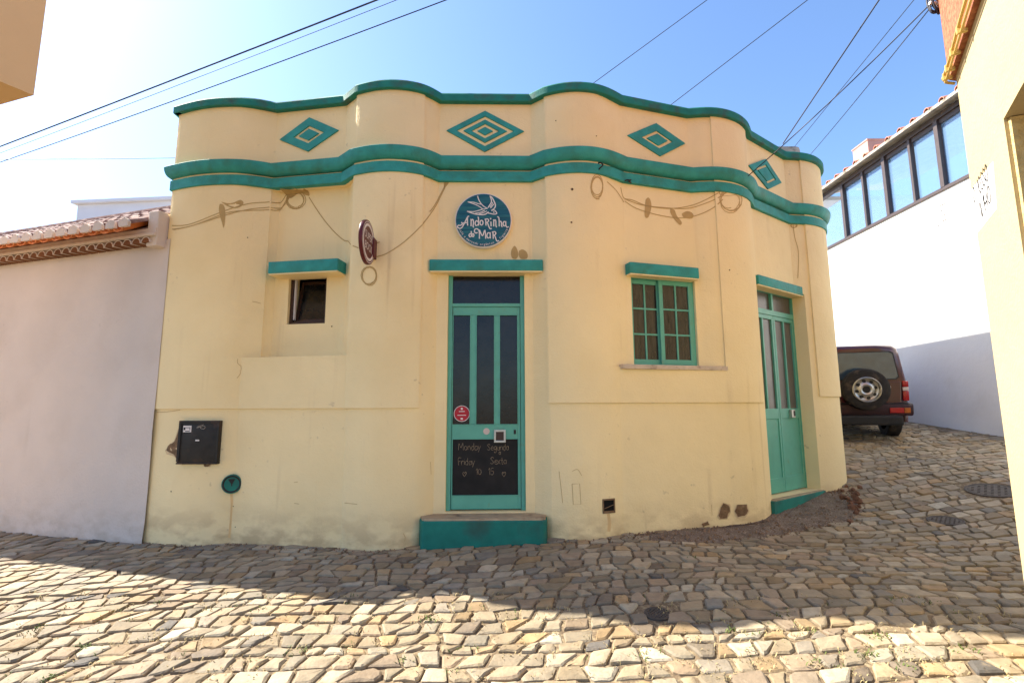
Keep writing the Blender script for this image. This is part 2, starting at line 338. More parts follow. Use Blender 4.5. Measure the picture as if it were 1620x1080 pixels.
def WP(s, z, off=0.):
    p = U(s); br = in_br(s)
    if br and z < br[2]:
        k = (s - br[0]) / (br[1] - br[0]); p = U(br[0]).lerp(U(br[1]), k); t = (U(br[1]) - U(br[0])).normalized(); n = Vector((t.y, -t.x))
    else: n = nrm(s)
    o = layoff(s, z) - rec(s, z) + off; q = p + n * o; return Vector((q.x, q.y, z))
def WN(s, z):
    br = in_br(s)
    if br and z < br[2]: t = (U(br[1]) - U(br[0])).normalized(); return Vector((t.y, -t.x, 0))
    n = nrm(s); return Vector((n.x, n.y, 0))
class Plane:    # a panel plane: a = metres along it, z up, n outward
    def __init__(s, k, off): 
        a, b = PANEL[k]; s.e = (b - a).normalized(); s.n = Vector((s.e.y, -s.e.x)); s.o = a + s.n * (off - OFF0); s.E = Vector((s.e.x, s.e.y, 0)); s.N = Vector((s.n.x, s.n.y, 0)); s.Z = Vector((0, 0, 1))
    def hit(s, px, py):
        d = ray(px, py); t = (s.o.dot(s.n)) / (d.x * s.n.x + d.y * s.n.y); p = Vector((d.x * t, d.y * t)); return (p - s.o).dot(s.e), EYE.z + d.z * t
    def P(s, a, z, d=0.): return Vector((s.o.x, s.o.y, 0)) + s.E * a + s.N * d + s.Z * z
    def box(s, mb, a0, a1, z0, z1, d0, d1, bev=0): return mb.box(s.P((a0 + a1) / 2, (z0 + z1) / 2, (d0 + d1) / 2), (abs(a1 - a0), abs(z1 - z0), abs(d1 - d0)), (s.E, s.Z, s.N), bev)
    def rect(s, x0, y0, x1, y1):
        ym = (y0 + y1) / 2; xm = (x0 + x1) / 2; return s.hit(x0, ym)[0], s.hit(x1, ym)[0], s.hit(xm, y1)[1], s.hit(xm, y0)[1]
# ------------------------------------------------------------------ ground heights
GP = np.array([(-9, 7.2, -.05), (-5.8, 5.85, -.04), (-3.85, 5.2, -.02), (-2.2, 4.95, .0), (-.6, 4.75, .03), (.45, 4.78, .07), (1, 4.85, .10), (2.25, 5.2, .10), (2.9, 5.5, .14), (3.6, 6.05, .20), (4.0, 6.25, .25), (4.5, 6.62, .37),
  (4.6, 7.6, .55), (6.1, 8.6, .73), (5.2, 9.5, .80), (8, 8.0, .82), (8, 9.9, 1.0), (8, 13, 1.2), (5, 13, 1.25), (5.2, 5.2, .28), (6.5, 5.5, .5), (0, 3, -.08), (-3, 3, -.13), (-6, 3.5, -.15), (3, 3, .02), (0, 0, -.22), (4, 1, -.05), (-5, 0, -.25), (5.6, 3.5, .18), (4.2, 4.4, .14), (0, 15, 1.0), (-8, 12, .1)])
def _tps(r): return np.where(r > 1e-9, r * r * np.log(r + 1e-12), 0)
_D = np.linalg.norm(GP[:, None, :2] - GP[None, :, :2], axis=2); _n = len(GP)
_A = np.zeros((_n + 3, _n + 3)); _A[:_n, :_n] = _tps(_D) + np.eye(_n) * .06; _A[:_n, _n] = 1; _A[:_n, _n + 1:] = GP[:, :2]; _A[_n, :_n] = 1; _A[_n + 1:, :_n] = GP[:, :2].T
_w = np.linalg.solve(_A, np.concatenate([GP[:, 2], [0, 0, 0]]))
def gz_arr(X, Y):
    X = np.clip(X, -9, 8.2); Y = np.clip(Y, -1, 14); r = np.sqrt((X[:, None] - GP[None, :, 0]) ** 2 + (Y[:, None] - GP[None, :, 1]) ** 2)
    return _tps(r) @ _w[:_n] + _w[_n] + X * _w[_n + 1] + Y * _w[_n + 2]
def gz(x, y): return float(gz_arr(np.array([x]), np.array([y]))[0])
def coords(lo, hi, a, b, fine):
    xs = list(np.arange(a, b + 1e-6, fine)); st = fine; x = a
    left = []
    while x > lo: st *= 1.35; x -= st; left.append(max(x, lo))
    st = fine; x = xs[-1]
    while x < hi: st *= 1.35; x += st; xs.append(min(x, hi))
    return left[::-1] + xs
gx = coords(-600, 600, -8, 8, .16); gy = coords(-600, 900, 1.4, 14, .16)
XX, YY = np.meshgrid(gx, gy); ZZ = gz_arr(XX.ravel(), YY.ravel())
gm = MB(); nx = len(gx)
gm.v = [(x, y, z - .001 + .005 * noise.noise((x * 7, y * 7, 0))) for x, y, z in zip(XX.ravel(), YY.ravel(), ZZ)]
gm.f = [(j * nx + i, j * nx + i + 1, (j + 1) * nx + i + 1, (j + 1) * nx + i) for j in range(len(gy) - 1) for i in range(nx - 1)]
ground = gm.build('ground', M_SOIL, smooth=180, kind='structure', fix=False)
# ------------------------------------------------------------------ footprints where no cobbles lie
def inside(p, poly):
    x, y = p; c = False; n = len(poly)
    for i in range(n):
        x1, y1 = poly[i]; x2, y2 = poly[(i + 1) % n]
        if (y1 > y) != (y2 > y) and x < (x2 - x1) * (y - y1) / (y2 - y1) + x1: c = not c
    return c
LH0 = Vector((-3.87, 5.215)); LHD = Vector((-3.37, 1)).normalized(); LHN = Vector((LHD.y, -LHD.x)); LHN = LHN if LHN.y < 0 else -LHN   # left house: start, direction, outward
XW = 8.0        # white wall line
PC = Vector((2.98, 3.0)); PD = Vector((-.68, -1)).normalized(); PN = Vector((-.83, .56)).normalized()
cafe_poly = [tuple(q) for q in mitre(plan, -OFF0 - .03)]
step1 = [(-.92, 4.80), (.33, 4.80), (.3, 5.1), (-.9, 5.1)]
lh_poly = [tuple(LH0 - LHN * .0), tuple(LH0 + LHD * 7), tuple(LH0 + LHD * 7 - LHN * 5), tuple(LH0 - LHN * 5)]
pc_poly = [tuple(PC), tuple(PC + PD * 1.6), (9, 1.0), (9, 3.0)]
asph = [tuple(at_z(px, py, z).xy) for px, py, z in [(985, 852, .08), (1120, 838, .1), (1222, 812, .14), (1300, 781, .22), (1338, 771, .33), (1362, 776, .36), (1352, 800, .3), (1300, 818, .22), (1240, 832, .17), (1170, 850, .12), (1060, 857, .09)]]
LIDS = [(1570, 776, .5, .24), (1496, 824, .3, .15), (1040, 972, -.05, .085)]
def on_ground(px, py):
    z = 0.
    for _ in range(12): p = at_z(px, py, z); z = .5 * z + .5 * gz(p.x, p.y)
    return Vector((p.x, p.y, gz(p.x, p.y)))
NO = [cafe_poly, step1, lh_poly, pc_poly] + [[(on_ground(a, b).x + (r_ + .05) * math.cos(t), on_ground(a, b).y + (r_ + .045) * math.sin(t)) for t in np.linspace(0, 6.0, 14)] for a, b, _, r_ in LIDS]
# ------------------------------------------------------------------ cobbles
rc = random.Random(11)
PAL = [((.47, .385, .27), 5), ((.52, .44, .33), 4), ((.42, .36, .275), 3), ((.49, .36, .215), 2), ((.45, .35, .255), 2.5), ((.37, .33, .28), 1.2), ((.57, .51, .41), 1.3), ((.17, .16, .155), .22), ((.30, .24, .185), .6)]
def pick():
    c = rc.choices([p[0] for p in PAL], [p[1] for p in PAL])[0]; k = rc.uniform(.42, .74); h = rc.gauss(0, .02); return tuple(min(.7, q * k * f) for q, f in zip(c, (1.0 + h, .95, .83 - h)))
def yrow(v, u): return v + .16 * math.sin(u * .5 + v * .45) + .06 * math.sin(u * 1.25 + v * 1.1 + 1.) + .03 * noise.noise((u * 2.3, v * 1.9, 3.3))
def jit(x, y): return x + .022 * noise.noise((x * 5, y * 5, 7.7)), y + .018 * noise.noise((x * 5.5, y * 5.5, 2.2))
stones = []
v = 1.55
while v < 13.6:
    dv = rc.uniform(.082, .145) if v < 4.6 else rc.uniform(.10, .155)
    u = -9 + rc.uniform(0, .1); sl0 = rc.uniform(-.02, .02)
    while u < 8.0:
        du = rc.triangular(.075, .22, .125) * (1.0 if v < 4.6 else 1.1); sl1 = rc.gauss(.012, .020)
        un = u + du; cx, cy = u + du / 2, yrow(v + dv / 2, u + du / 2)
        q = proj((cx, cy, 0.1))
        vis = q and -160 < q[0] < 1780 and q[1] < 1200
        if vis and cx < 7.93 and not any(inside((cx, cy), pl) for pl in NO):
            if not inside((cx, cy), asph):
                cs = [jit(u - sl0, yrow(v, u)), jit(un - sl1, yrow(v, un)), jit(un + sl1, yrow(v + dv, un)), jit(u + sl0, yrow(v + dv, u))]
                stones.append((cx, cy, cs))
        u = un; sl0 = sl1
    v += dv
    if v > 7.0 and False: break
sx = np.array([q[0] for q in stones]); sy = np.array([q[1] for q in stones]); sz = gz_arr(sx, sy)
def stone_mesh(k):
    cx, cy, cs = stones[k]; z0 = sz[k]
    g = rc.uniform(.0035, .0075) * (1.5 if rc.random() < .15 else 1); pts = []; c = Vector((cx, cy)); rough = rc.random()
    for i in range(4):
        a = Vector(cs[i]); b = Vector(cs[(i + 1) % 4]); a0_ = Vector(cs[i - 1])
        e0 = (a0_ - a).normalized(); e1 = (b - a).normalized(); r_ = rc.uniform(.012, .030) * (1.5 if rough > .75 else .7)
        n0 = Vector((e0.y, -e0.x)); n1 = Vector((-e1.y, e1.x)); gg = g + rc.uniform(-.0015, .004)
        pts.append(a + e0 * r_ + n0 * gg + n1 * gg * .2); pts.append(a + e1 * r_ + n1 * gg + n0 * gg * .2)
        if rc.random() < .45: pts.append((a + b) / 2 + n1 * (gg + rc.uniform(-.004, .007)))
    n = len(pts); near_ = max(0., min(1., (4.0 - cy) / 1.2)); dome = rc.uniform(.001, .004) + .005 * near_ * rc.random(); tx, ty = rc.gauss(0, .03), rc.gauss(0, .03); dz = rc.gauss(.012, .004); bv = .005 + .007 * near_
    e = .04; tx += (gz(cx + e, cy) - gz(cx - e, cy)) / (2 * e); ty += (gz(cx, cy + e) - gz(cx, cy - e)) / (2 * e)
    def Z(p, h): return z0 + dz + h + tx * (p.x - cx) + ty * (p.y - cy)
    V = []
    for p in pts: V.append((p.x, p.y, Z(p, -.04)))
    for p in pts: q = p + (c - p).normalized() * .003; V.append((q.x, q.y, Z(q, -.005 + rc.uniform(-.003, .002))))
    for p in pts: q = p + (c - p).normalized() * rc.uniform(bv, bv * 1.9); V.append((q.x, q.y, Z(q, dome * .5 + rc.uniform(-.0016, .0016))))
    V.append((cx + rc.gauss(0, .01), cy + rc.gauss(0, .008), Z(c, dome + rc.uniform(-.002, .001))))
    F = [(r * n + i, r * n + (i + 1) % n, (r + 1) * n + (i + 1) % n, (r + 1) * n + i) for r in (0, 1) for i in range(n)] + [(2 * n + i, 2 * n + (i + 1) % n, 3 * n) for i in range(n)]
    return V, F, pick()
def cob_obj(name, V, F, C, kind=None):
    me = bpy.data.meshes.new(name); me.from_pydata(V, [], F); me.shade_smooth(); me.set_sharp_from_angle(angle=R(24))
    ca = me.color_attributes.new('tint', 'FLOAT_COLOR', 'POINT'); ca.data.foreach_set('color', np.array([(*c, 1) for c in C], dtype=np.float32).ravel())
    me.materials.append(M_COB); o = bpy.data.objects.new(name, me); COL.objects.link(o); o.parent = ground
    if kind: o['kind'] = kind
    return o
def rank(k):
    q = proj((sx[k], sy[k], sz[k]))
    return (sx[k] ** 2 + sy[k] ** 2) if q and 0 < q[0] < 1620 and q[1] < 1075 else 1e9
order = sorted(range(len(stones)), key=rank)
for k in order[:300]:
    V, F, c = stone_mesh(k); cob_obj('cobblestone', V, F, [c] * len(V))
VV, FF, CC = [], [], []
for k in order[300:]:
    V, F, c = stone_mesh(k); n = len(VV); VV += V; FF += [tuple(i + n for i in f) for f in F]; CC += [c] * len(V)
cob_obj('cobblestones', VV, FF, CC, 'stuff')
# asphalt patch by the side door
am = MB(); ap = [Vector(p) for p in asph]; ac = sum(ap, Vector((0, 0))) / len(ap); ring = catmull([Vector((p.x, p.y, 0)) for p in ap + [ap[0]]], 6)[:-1]
lv = []
for kk, f in enumerate((1.0, .8, .5, .2)):
    for i, p in enumerate(ring):
        q = ac + (p.xy - ac) * f * (1 + .05 * noise.noise((i * .6, kk, 2))); lv.append((q.x, q.y, gz(q.x, q.y) + (.0 if f == 1 else .013) + .012 * noise.noise((q.x * 9, q.y * 9, 1))))
n = len(ring); am.v = lv + [(ac.x, ac.y, gz(ac.x, ac.y) + .013)]
am.f = [(r * n + i, r * n + (i + 1) % n, (r + 1) * n + (i + 1) % n, (r + 1) * n + i) for r in range(3) for i in range(n)] + [(3 * n + i, 3 * n + (i + 1) % n, 4 * n) for i in range(n)]
am.build('asphalt_patch', M_ASPH, smooth=180, kind='structure')
# ================================================================== the cafe
cafe = empty('corner_cafe', (0, 5.2, 0), 'cream single storey corner cafe with wavy front and teal trim', 'building')
P1o, P2o, P3o, P4o = (Plane(k, 0) for k in (1, 2, 3, 4))
W1 = Plane(1, -.09).rect(455.5, 433, 515.5, 512); D1 = P2o.rect(706.5, 430, 831, 809); W2 = P3o.rect(1000.5, 439, 1102, 578.5)
pl4 = Plane(4, -.09); d2r = pl4.hit(1262.5, 576)[0]; d2m = pl4.hit(1229, 575)[0]; d2l = d2m - (d2r - d2m) * 1.02; d2t = pl4.hit(1228, 463)[1]; d2b = pl4.hit(1250, 777)[1]
def s_panel(k, a):
    p = PANEL[k][0] + (PANEL[k][1] - PANEL[k][0]).normalized() * a - Vector((0, 0)); best = min(range(2, len(WALL) - 1), key=lambda i: abs((WALL[i] + (WALL[i + 1] - WALL[i]) * .5 - p).length))
    # search exact
    ss = np.linspace(SL[max(best - 2, 0)], SL[min(best + 3, len(SL) - 1)], 400); return float(min(ss, key=lambda q: (U(q) - p).length))
HOLES = []
for k, r_, dep in ((1, W1, .20), (2, D1, .16), (3, W2, .14), (4, (d2l, d2r, d2b, d2t), .2)):
    HOLES.append((s_panel(k, r_[0]), s_panel(k, r_[1]), r_[2], r_[3], dep, k))
ss = set(round(q, 5) for q in SL)
for h in HOLES: ss |= {h[0], h[1]}
ss |= {S_CR[0], S_CR[0] + .05, S_CR[1]}
for b in BR: ss |= {b[0] - .0015, b[0], b[1], b[1] + .0015}
for a, b, z in Z_LAY: ss |= {q for q in (a - .0015, a + 1e-4, b - 1e-4, b + .0015) if 0 < q < SL[-1]}
ss |= set(np.linspace(SL[1], SL[-2], 150))
ss = sorted(ss); ss = [q for i, q in enumerate(ss) if i == 0 or q - ss[i - 1] > 5e-5]
ZTOP = Z_COP0 + .01
zs = {-.5, ZTOP} | set(np.arange(-.3, ZTOP - .05, .24))
for h in HOLES: zs |= {h[2], h[3]}
zs |= {Z_BAND0 + .001, Z_BAND0 - .002}
for b in BR: zs |= {b[2] - 1e-4, b[2] + .0015}
for a, b, z in Z_LAY: zs |= {z - 1e-4, z + .0015}
zs = sorted(zs); zs = [q for i, q in enumerate(zs) if i == 0 or q - zs[i - 1] > 5e-5]
wm = MB(); ns = len(ss)
wm.v = [tuple(WP(s, z)) for z in zs for s in ss]
def in_hole(s, z): return any(h[0] < s < h[1] and h[2] < z < h[3] for h in HOLES)
wm.f = [(j * ns + i, j * ns + i + 1, (j + 1) * ns + i + 1, (j + 1) * ns + i) for j in range(len(zs) - 1) for i in range(ns - 1) if not in_hole((ss[i] + ss[i + 1]) / 2, (zs[j] + zs[j + 1]) / 2)]
for h in HOLES:     # reveals
    PLk = Plane(h[5], 0); N3 = PLk.N
    cs = [WP(h[0], h[2]), WP(h[1], h[2]), WP(h[1], h[3]), WP(h[0], h[3])]; bk = [c - N3 * h[4] for c in cs]
    wm.add(cs + bk, [(i, (i + 1) % 4, 4 + (i + 1) % 4, 4 + i) for i in range(4)])
# back wall, parapet inner face and flat roof
inn = mitre(plan, -OFF0 - .22); nI = len(WALL)
wm.add([(q.x, q.y, ZTOP) for q in WALL] + [(q.x, q.y, ZTOP) for q in inn] + [(q.x, q.y, 4.25) for q in inn], [(i, i + 1, nI + i + 1, nI + i) for i in range(nI - 1)] + [(nI + i, nI + i + 1, 2 * nI + i + 1, 2 * nI + i) for i in range(nI - 1)])
wm.add([(WALL[0].x, WALL[0].y, -.5), (WALL[-1].x, WALL[-1].y, -.5), (WALL[-1].x, WALL[-1].y, ZTOP), (WALL[0].x, WALL[0].y, ZTOP)], [(0, 1, 2, 3)])
wm.build('wall', M_CREAM, cafe, smooth=28)
rp = [tuple(q) for q in inn]; MB().prism(rp, (0, 0, 0), Vector((1, 0, 0)), Vector((0, 1, 0)), Vector((0, 0, 1)), 4.2, 4.3).build('flat_roof', M_CONC, cafe)
# a stair block; unseen blocks added behind the parapet to shade the white wall
MB().box((3.2, 10.7, 5.2), (2.6, 2.8, 2.3), bev=.02).build('unseen_shade_block', M_CREAM, cafe)
MB().box((.7, 11.6, 5.6), (5.6, 3.0, 3.1), bev=.02).build('unseen_shade_block', M_CREAM, cafe)
MB().box((4.28, 7.55, 4.75), (.66, .6, 1.40), bev=.09).build('chimney_block', M_CONC, cafe, smooth=40)
FRONT = plan[1:-1]
def sweep(prof, name, mat, smooth=30):
    lines = []; mb = MB(); n = len(prof)
    base = FRONT
    for off, z in prof: lines.append([(q.x, q.y, z) for q in mitre(base, off - OFF0)])
    k = len(base)
    for i in range(k): mb.v += [lines[j][i] for j in range(n)]
    mb.f = [(i * n + j, i * n + (j + 1) % n, (i + 1) * n + (j + 1) % n, (i + 1) * n + j) for i in range(k - 1) for j in range(n)] + [tuple(range(n)), tuple((k - 1) * n + j for j in range(n))]
    return mb.build(name, mat, cafe, smooth=smooth)
sweep([(-.3, Z_COP0), (.058, Z_COP0), (.064, Z_COP0 + .008), (.064, Z_COP1 - .02), (.05, Z_COP1), (-.3, Z_COP1 + .03)], 'coping', M_TEALD)
cz = Z_COR1 - Z_COR0
sweep([(-.1, Z_COR0), (.030, Z_COR0)] + [(.030 + .065 * math.sin(t), Z_COR0 + cz * .96 * (1 - math.cos(t))) for t in np.linspace(.15, math.pi / 2, 9)] + [(.09, Z_COR1), (.02, Z_COR1 + .02), (-.1, Z_COR1 + .02)], 'cornice', M_TEAL, 40)
sweep([(-.1, Z_BAND0), (.034, Z_BAND0), (.038, Z_BAND0 + .006), (.038, Z_BAND1), (-.1, Z_BAND1)], 'band', M_TEAL)
# diamonds
def diamond(k, c, name, rings, px4):
    pl = Plane(k, 0); pts = [pl.hit(*q) for q in px4]; ca = sum(q[0] for q in pts) / 4; cz_ = sum(q[1] for q in pts) / 4
    root = empty(name, (0, 0, 0)); root.parent = cafe
    bpy.data.objects.remove(root)
    first = None
    for (f0, f1) in rings:
        mb = MB(); out = [(ca + (a - ca) * f0, cz_ + (z - cz_) * f0) for a, z in pts]
        if f1 > 0:
            inn_ = [(ca + (a - ca) * f1, cz_ + (z - cz_) * f1) for a, z in pts]
            V = [pl.P(a, z, d) for d in (-.01, .016) for a, z in out + inn_]
            F = []
            for i in range(4):
                j = (i + 1) % 4; F += [(8 + i, 8 + j, 12 + j, 12 + i), (i, j, 8 + j, 8 + i), (4 + i, 12 + i, 12 + j, 4 + j), (i, 4 + i, 4 + j, j)]
            mb.add(V, F)
        else: mb.prism(out, pl.P(0, 0), pl.E, pl.Z, pl.N, -.01, .016)
        o = mb.build(name, M_TEAL, first or cafe) if first is None else mb.build('inner_diamond', M_TEAL, first)
        if first is None: first = o
    return first
R3 = [(1, .50), (.33, 0)]
diamond(1, None, 'diamond_ornament', [(1, .52), (.34, 0)], [(443.5, 222), (490.5, 187), (536.5, 207), (488, 240.5)])
diamond(2, None, 'diamond_ornament', [(1, .74), (.56, .36), (.20, 0)], [(706.7, 207.5), (767.5, 176.7), (829, 209), (767, 241)])
diamond(3, None, 'diamond_ornament', [(1, .54), (.36, 0)], [(992, 215), (1037, 196), (1083, 228), (1044, 248)])
diamond(4, None, 'diamond_ornament', [(1, .62), (.48, 0)], [(1183, 262), (1210, 252), (1235, 290), (1214, 300)])
# lintels
def lintel(k, x0, y0, x1, y1, proud):
    pl = Plane(k, proud); r_ = pl.rect(x0, y0, x1, y1); mb = MB(); pl.box(mb, r_[0], r_[1], r_[2], r_[3], -proud - .14, 0, .012); o = mb.build('lintel', M_TEAL, cafe, smooth=40)
    mb = MB(); pl.box(mb, r_[0] + .006, r_[1] - .006, r_[2] - .012, r_[2] + .001, -proud - .14, -.008); mb.build('soffit', M_CREAM, o)
lintel(1, 424, 411, 534, 430, .11); lintel(2, 679, 410, 859, 428, .11); lintel(3, 997, 418.5, 1106, 436, .10); lintel(4, 1201, 446, 1284, 460, .06)
# ---------------- small window
pl = Plane(1, -.13); a0, a1, z0, z1 = W1
win = MB(); f = .032
for q in ((a0, a0 + f, z0, z1), (a1 - f, a1, z0, z1), (a0 + f, a1 - f, z0, z0 + f), (a0 + f, a1 - f, z1 - f, z1)): pl.box(win, *q, -.05, 0, .003)
wo = win.build('window', M_BROWN, cafe, label='small dark brown tilted window')
sash = MB(); 
# tilted-in sash
tb = z1 - f; tz0 = z0 + f; tilt = .10
def tp(a, k, d): return pl.P(a, tz0 + (tb - tz0) * k * .985, -.055 - tilt * k + d)
def tbar(mb, a_0, a_1, k0, k1): mb.add([tp(a_0, k0, 0), tp(a_1, k0, 0), tp(a_1, k1, 0), tp(a_0, k1, 0), tp(a_0, k0, -.03), tp(a_1, k0, -.03), tp(a_1, k1, -.03), tp(a_0, k1, -.03)], [(0, 1, 2, 3), (4, 7, 6, 5), (0, 4, 5, 1), (1, 5, 6, 2), (2, 6, 7, 3), (3, 7, 4, 0)])
b0, b1 = a0 + f + .004, a1 - f - .004
for q in ((b0, b0 + .03, 0, 1), (b1 - .03, b1, 0, 1), (b0 + .03, b1 - .03, 0, .07), (b0 + .03, b1 - .03, .93, 1)): tbar(sash, *q)
sash.build('sash', M_BROWN, wo); g = MB(); g.add([tp(b0 + .03, .07, -.012), tp(b1 - .03, .07, -.012), tp(b1 - .03, .93, -.012), tp(b0 + .03, .93, -.012)], [(0, 1, 2, 3)]); g.build('pane', M_BLACK, wo)
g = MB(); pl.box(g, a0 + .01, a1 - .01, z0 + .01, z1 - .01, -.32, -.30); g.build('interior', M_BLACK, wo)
g = MB(); pl.box(g, a0 + f + .001, a0 + f + .016, z0 + .06, z1 - f - .012, -.05, -.022); g.build('jamb_strip', M_SIGNW, wo)
# ---------------- grid window with two sliding sashes
pl = Plane(3, -.03); a0, a1, z0, z1 = W2; f = .03
win = MB()
for q in ((a0, a0 + f, z0, z1), (a1 - f * 1.0, a1, z0, z1), (a0 + f, a1 - f, z0, z0 + .02), (a0 + f, a1 - f, z1 - .025, z1)): pl.box(win, *q, -.07, 0, .003)
wo = win.build('window', M_GREEN, cafe, label='green sliding window of twelve small panes')
am_ = pl.hit(1047, 510)[0]
def gsash(l, r_, d, w_l, w_r):
    zb, zt = z0 + .021, z1 - .026; mb = MB(); pl.box(mb, l, l + w_l, zb, zt, d - .03, d, .003); pl.box(mb, r_ - w_r, r_, zb, zt, d - .03, d, .003); pl.box(mb, l + w_l, r_ - w_r, zb, zb + .05, d - .03, d, .003); pl.box(mb, l + w_l, r_ - w_r, zt - .05, zt, d - .03, d, .003)
    so_ = mb.build('sash', M_GREEN, wo); il, ir, ib, it = l + w_l, r_ - w_r, zb + .05, zt - .05; bw = .018; pw = (ir - il - bw) / 2; ph = (it - ib - 2 * bw) / 3
    mb = MB(); pl.box(mb, il + pw, il + pw + bw, ib, it, d - .024, d - .004)
    for j in (1, 2): pl.box(mb, il, il + pw, ib + j * ph + (j - 1) * bw, ib + j * (ph + bw), d - .024, d - .004); pl.box(mb, il + pw + bw, ir, ib + j * ph + (j - 1) * bw, ib + j * (ph + bw), d - .024, d - .004)
    mb.build('glazing_bar', M_GREEN, so_)
    for c in (0, 1):
        for j in range(3):
            mb = MB(); pl.box(mb, il + c * (pw + bw) - .002, il + c * (pw + bw) + pw + .002, ib + j * (ph + bw) - .002, ib + j * (ph + bw) + ph + .002, d - .018, d - .014); mb.build('pane', M_CURT, so_)
gsash(a0 + f, am_ + .012, -.034, .022, .04); gsash(am_ - .02, a1 - f + .004, -.001, .048, .042)
mb = MB(); r_ = Plane(3, .12).rect(985, 577.5, 1152, 584.5); Plane(3, .12).box(mb, r_[0], r_[1], r_[2], r_[3] , -.19, 0, .006); mb.build('window_sill', M_STONE, cafe, smooth=40)
# ---------------- main door
pl = Plane(2, -.05); a0, a1, z0, z1 = D1
def px_r(x0, y0, x1, y1): return pl.rect(x0, y0, x1, y1)
zt = pl.hit(769, 481.5)[1]
fr = MB(); jw = .045
pl.box(fr, a0, a0 + jw, z0, z1, -.08, 0, .004); pl.box(fr, a1 - jw, a1, z0, z1, -.08, 0, .004); pl.box(fr, a0 + jw, a1 - jw, zt - .025, zt + .012, -.08, 0, .004); pl.box(fr, a0 + jw, a1 - jw, z1 - .012, z1, -.08, 0, .003)
dr = fr.build('door', M_GREEN, cafe, label='green door with three dark panes and a chalkboard panel')
mb = MB(); pl.box(mb, a0 + jw, a1 - jw, zt + .01, z1 - .01, -.035, -.03); mb.build('transom_pane', M_FROST if False else M_BLACK, dr)
l, r_, b, t = a0 + jw + .004, a1 - jw - .004, z0 + .012, zt - .028
ps = [pl.rect(x0, 498.5, x1, 671) for x0, x1 in ((716.5, 743.3), (753.8, 781.5), (791, 818.5))]; bo = pl.rect(715.6, 694.5, 820.3, 783)
lf = MB(); zt_, zb_ = ps[0][3], ps[0][2]
pl.box(lf, l, ps[0][0], b, t, -.05, -.008, .004); pl.box(lf, ps[2][1], r_, b, t, -.05, -.008, .004)
pl.box(lf, ps[0][0], ps[2][1], zt_, t, -.05, -.008, .004); pl.box(lf, ps[0][0], ps[2][1], bo[3], zb_, -.05, -.008, .004); pl.box(lf, ps[0][0], ps[2][1], b, bo[2], -.05, -.008, .004)
for i in (0, 1): pl.box(lf, ps[i][1], ps[i + 1][0], zb_, zt_, -.05, -.008, .004)
lf.build('door_leaf', M_GREEN, dr)
bd = MB()     # raised beads round the panes
for q in ps + [bo]:
    e = .008
    for z_ in (q[2] - e, q[3]): pl.box(bd, q[0] - e, q[1] + e, z_, z_ + e, -.01, -.001)
    for x_ in (q[0] - e, q[1]): pl.box(bd, x_, x_ + e, q[2], q[3], -.01, -.001)
bd.build('glazing_bead', M_GREEN, dr)
for q in ps: mb = MB(); pl.box(mb, q[0] - .003, q[1] + .003, q[2] - .003, q[3] + .003, -.034, -.026); mb.build('pane', M_BLACK, dr)
mb = MB(); pl.box(mb, bo[0] - .003, bo[1] + .003, bo[2] - .003, bo[3] + .003, -.034, -.022); board = mb.build('chalkboard', M_BOARD, dr)
ch = MB(); rj = random.Random(3)
def chalk(txt, px, py, hpx):
    a, z = pl.hit(px, py); h = hpx * 5. / FPX * 1.0; st, _ = strokes_text(txt, h)
    for q in st:
        pts = [pl.P(a + x + rj.gauss(0, .0012), z + y + rj.gauss(0, .0012) + .05 * x * rj.uniform(-.3, .3), -.0205) for x, y in q]
        ch.ribbon(catmull(pts, 4) if len(pts) > 2 else pts, pl.N, .0040)
chalk('Monday', 725, 712, 10.5); chalk('Segunda', 771, 712, 9.5); chalk('a', 789, 719, 7.5); chalk('Friday', 724.5, 735.5, 10.5); chalk('Sexta', 776, 734, 10.5); chalk('*', 732, 754, 9); chalk('10', 753, 751, 9.5); chalk('15', 773, 751, 10); chalk('*', 794.5, 754, 9)
ch.build('chalk_writing', M_CHALK, board, fix=False, kind='stuff')
cc = pl.hit(730.3, 654); mb = MB(); mb.lathe([(.0, 0), (.083, 0), (.083, .002), (0, .002)], pl.P(cc[0], cc[1], -.024), pl.N, 28, False); st_ = mb.build('round_sticker', M_SIGNR, dr, label='round red sticker on the door glass')
mb = MB(); mb.lathe([(.077, 0), (.083, 0), (.083, .001), (.077, .001), (.077, 0)], pl.P(cc[0], cc[1], -.0215), pl.N, 28, False)
for (x0, x1, y0, y1) in ((-.03, .03, .018, .026), (-.045, .045, -.02, -.013), (-.012, .012, -.062, -.044)): pl.box(mb, cc[0] + x0, cc[0] + x1, cc[1] + y0, cc[1] + y1, -.0218, -.0205)
mb.lathe([(.0, 0), (.012, 0), (.012, .001), (0, .001)], pl.P(cc[0], cc[1] + .05, -.0215), pl.N, 12, False); mb.build('sticker_print', M_SIGNW, st_)
q = pl.rect(781.5, 679.5, 800, 699.5); mb = MB(); e = .02
for z_ in ((q[2], q[2] + e), (q[3] - e, q[3])): pl.box(mb, q[0], q[1], *z_, -.01, .016, .002)
for x_ in ((q[0], q[0] + e), (q[1] - e, q[1])): pl.box(mb, *x_, q[2] + e, q[3] - e, -.01, .016, .002)
lk = mb.build('lock_plate', M_STEEL, dr); mb = MB(); pl.box(mb, q[0] + .01, q[1] - .01, q[2] + .01, q[3] - .01, -.01, .004); mb.build('lock_recess', M_BROWN, lk)
cc = pl.hit(769.5, 682); mb = MB(); mb.lathe([(0, 0), (.033, 0), (.033, .0015), (0, .0015)], pl.P(cc[0], cc[1], -.0079), pl.N, 20, False); mb.build('faded_sticker', M_LAMPW, dr)
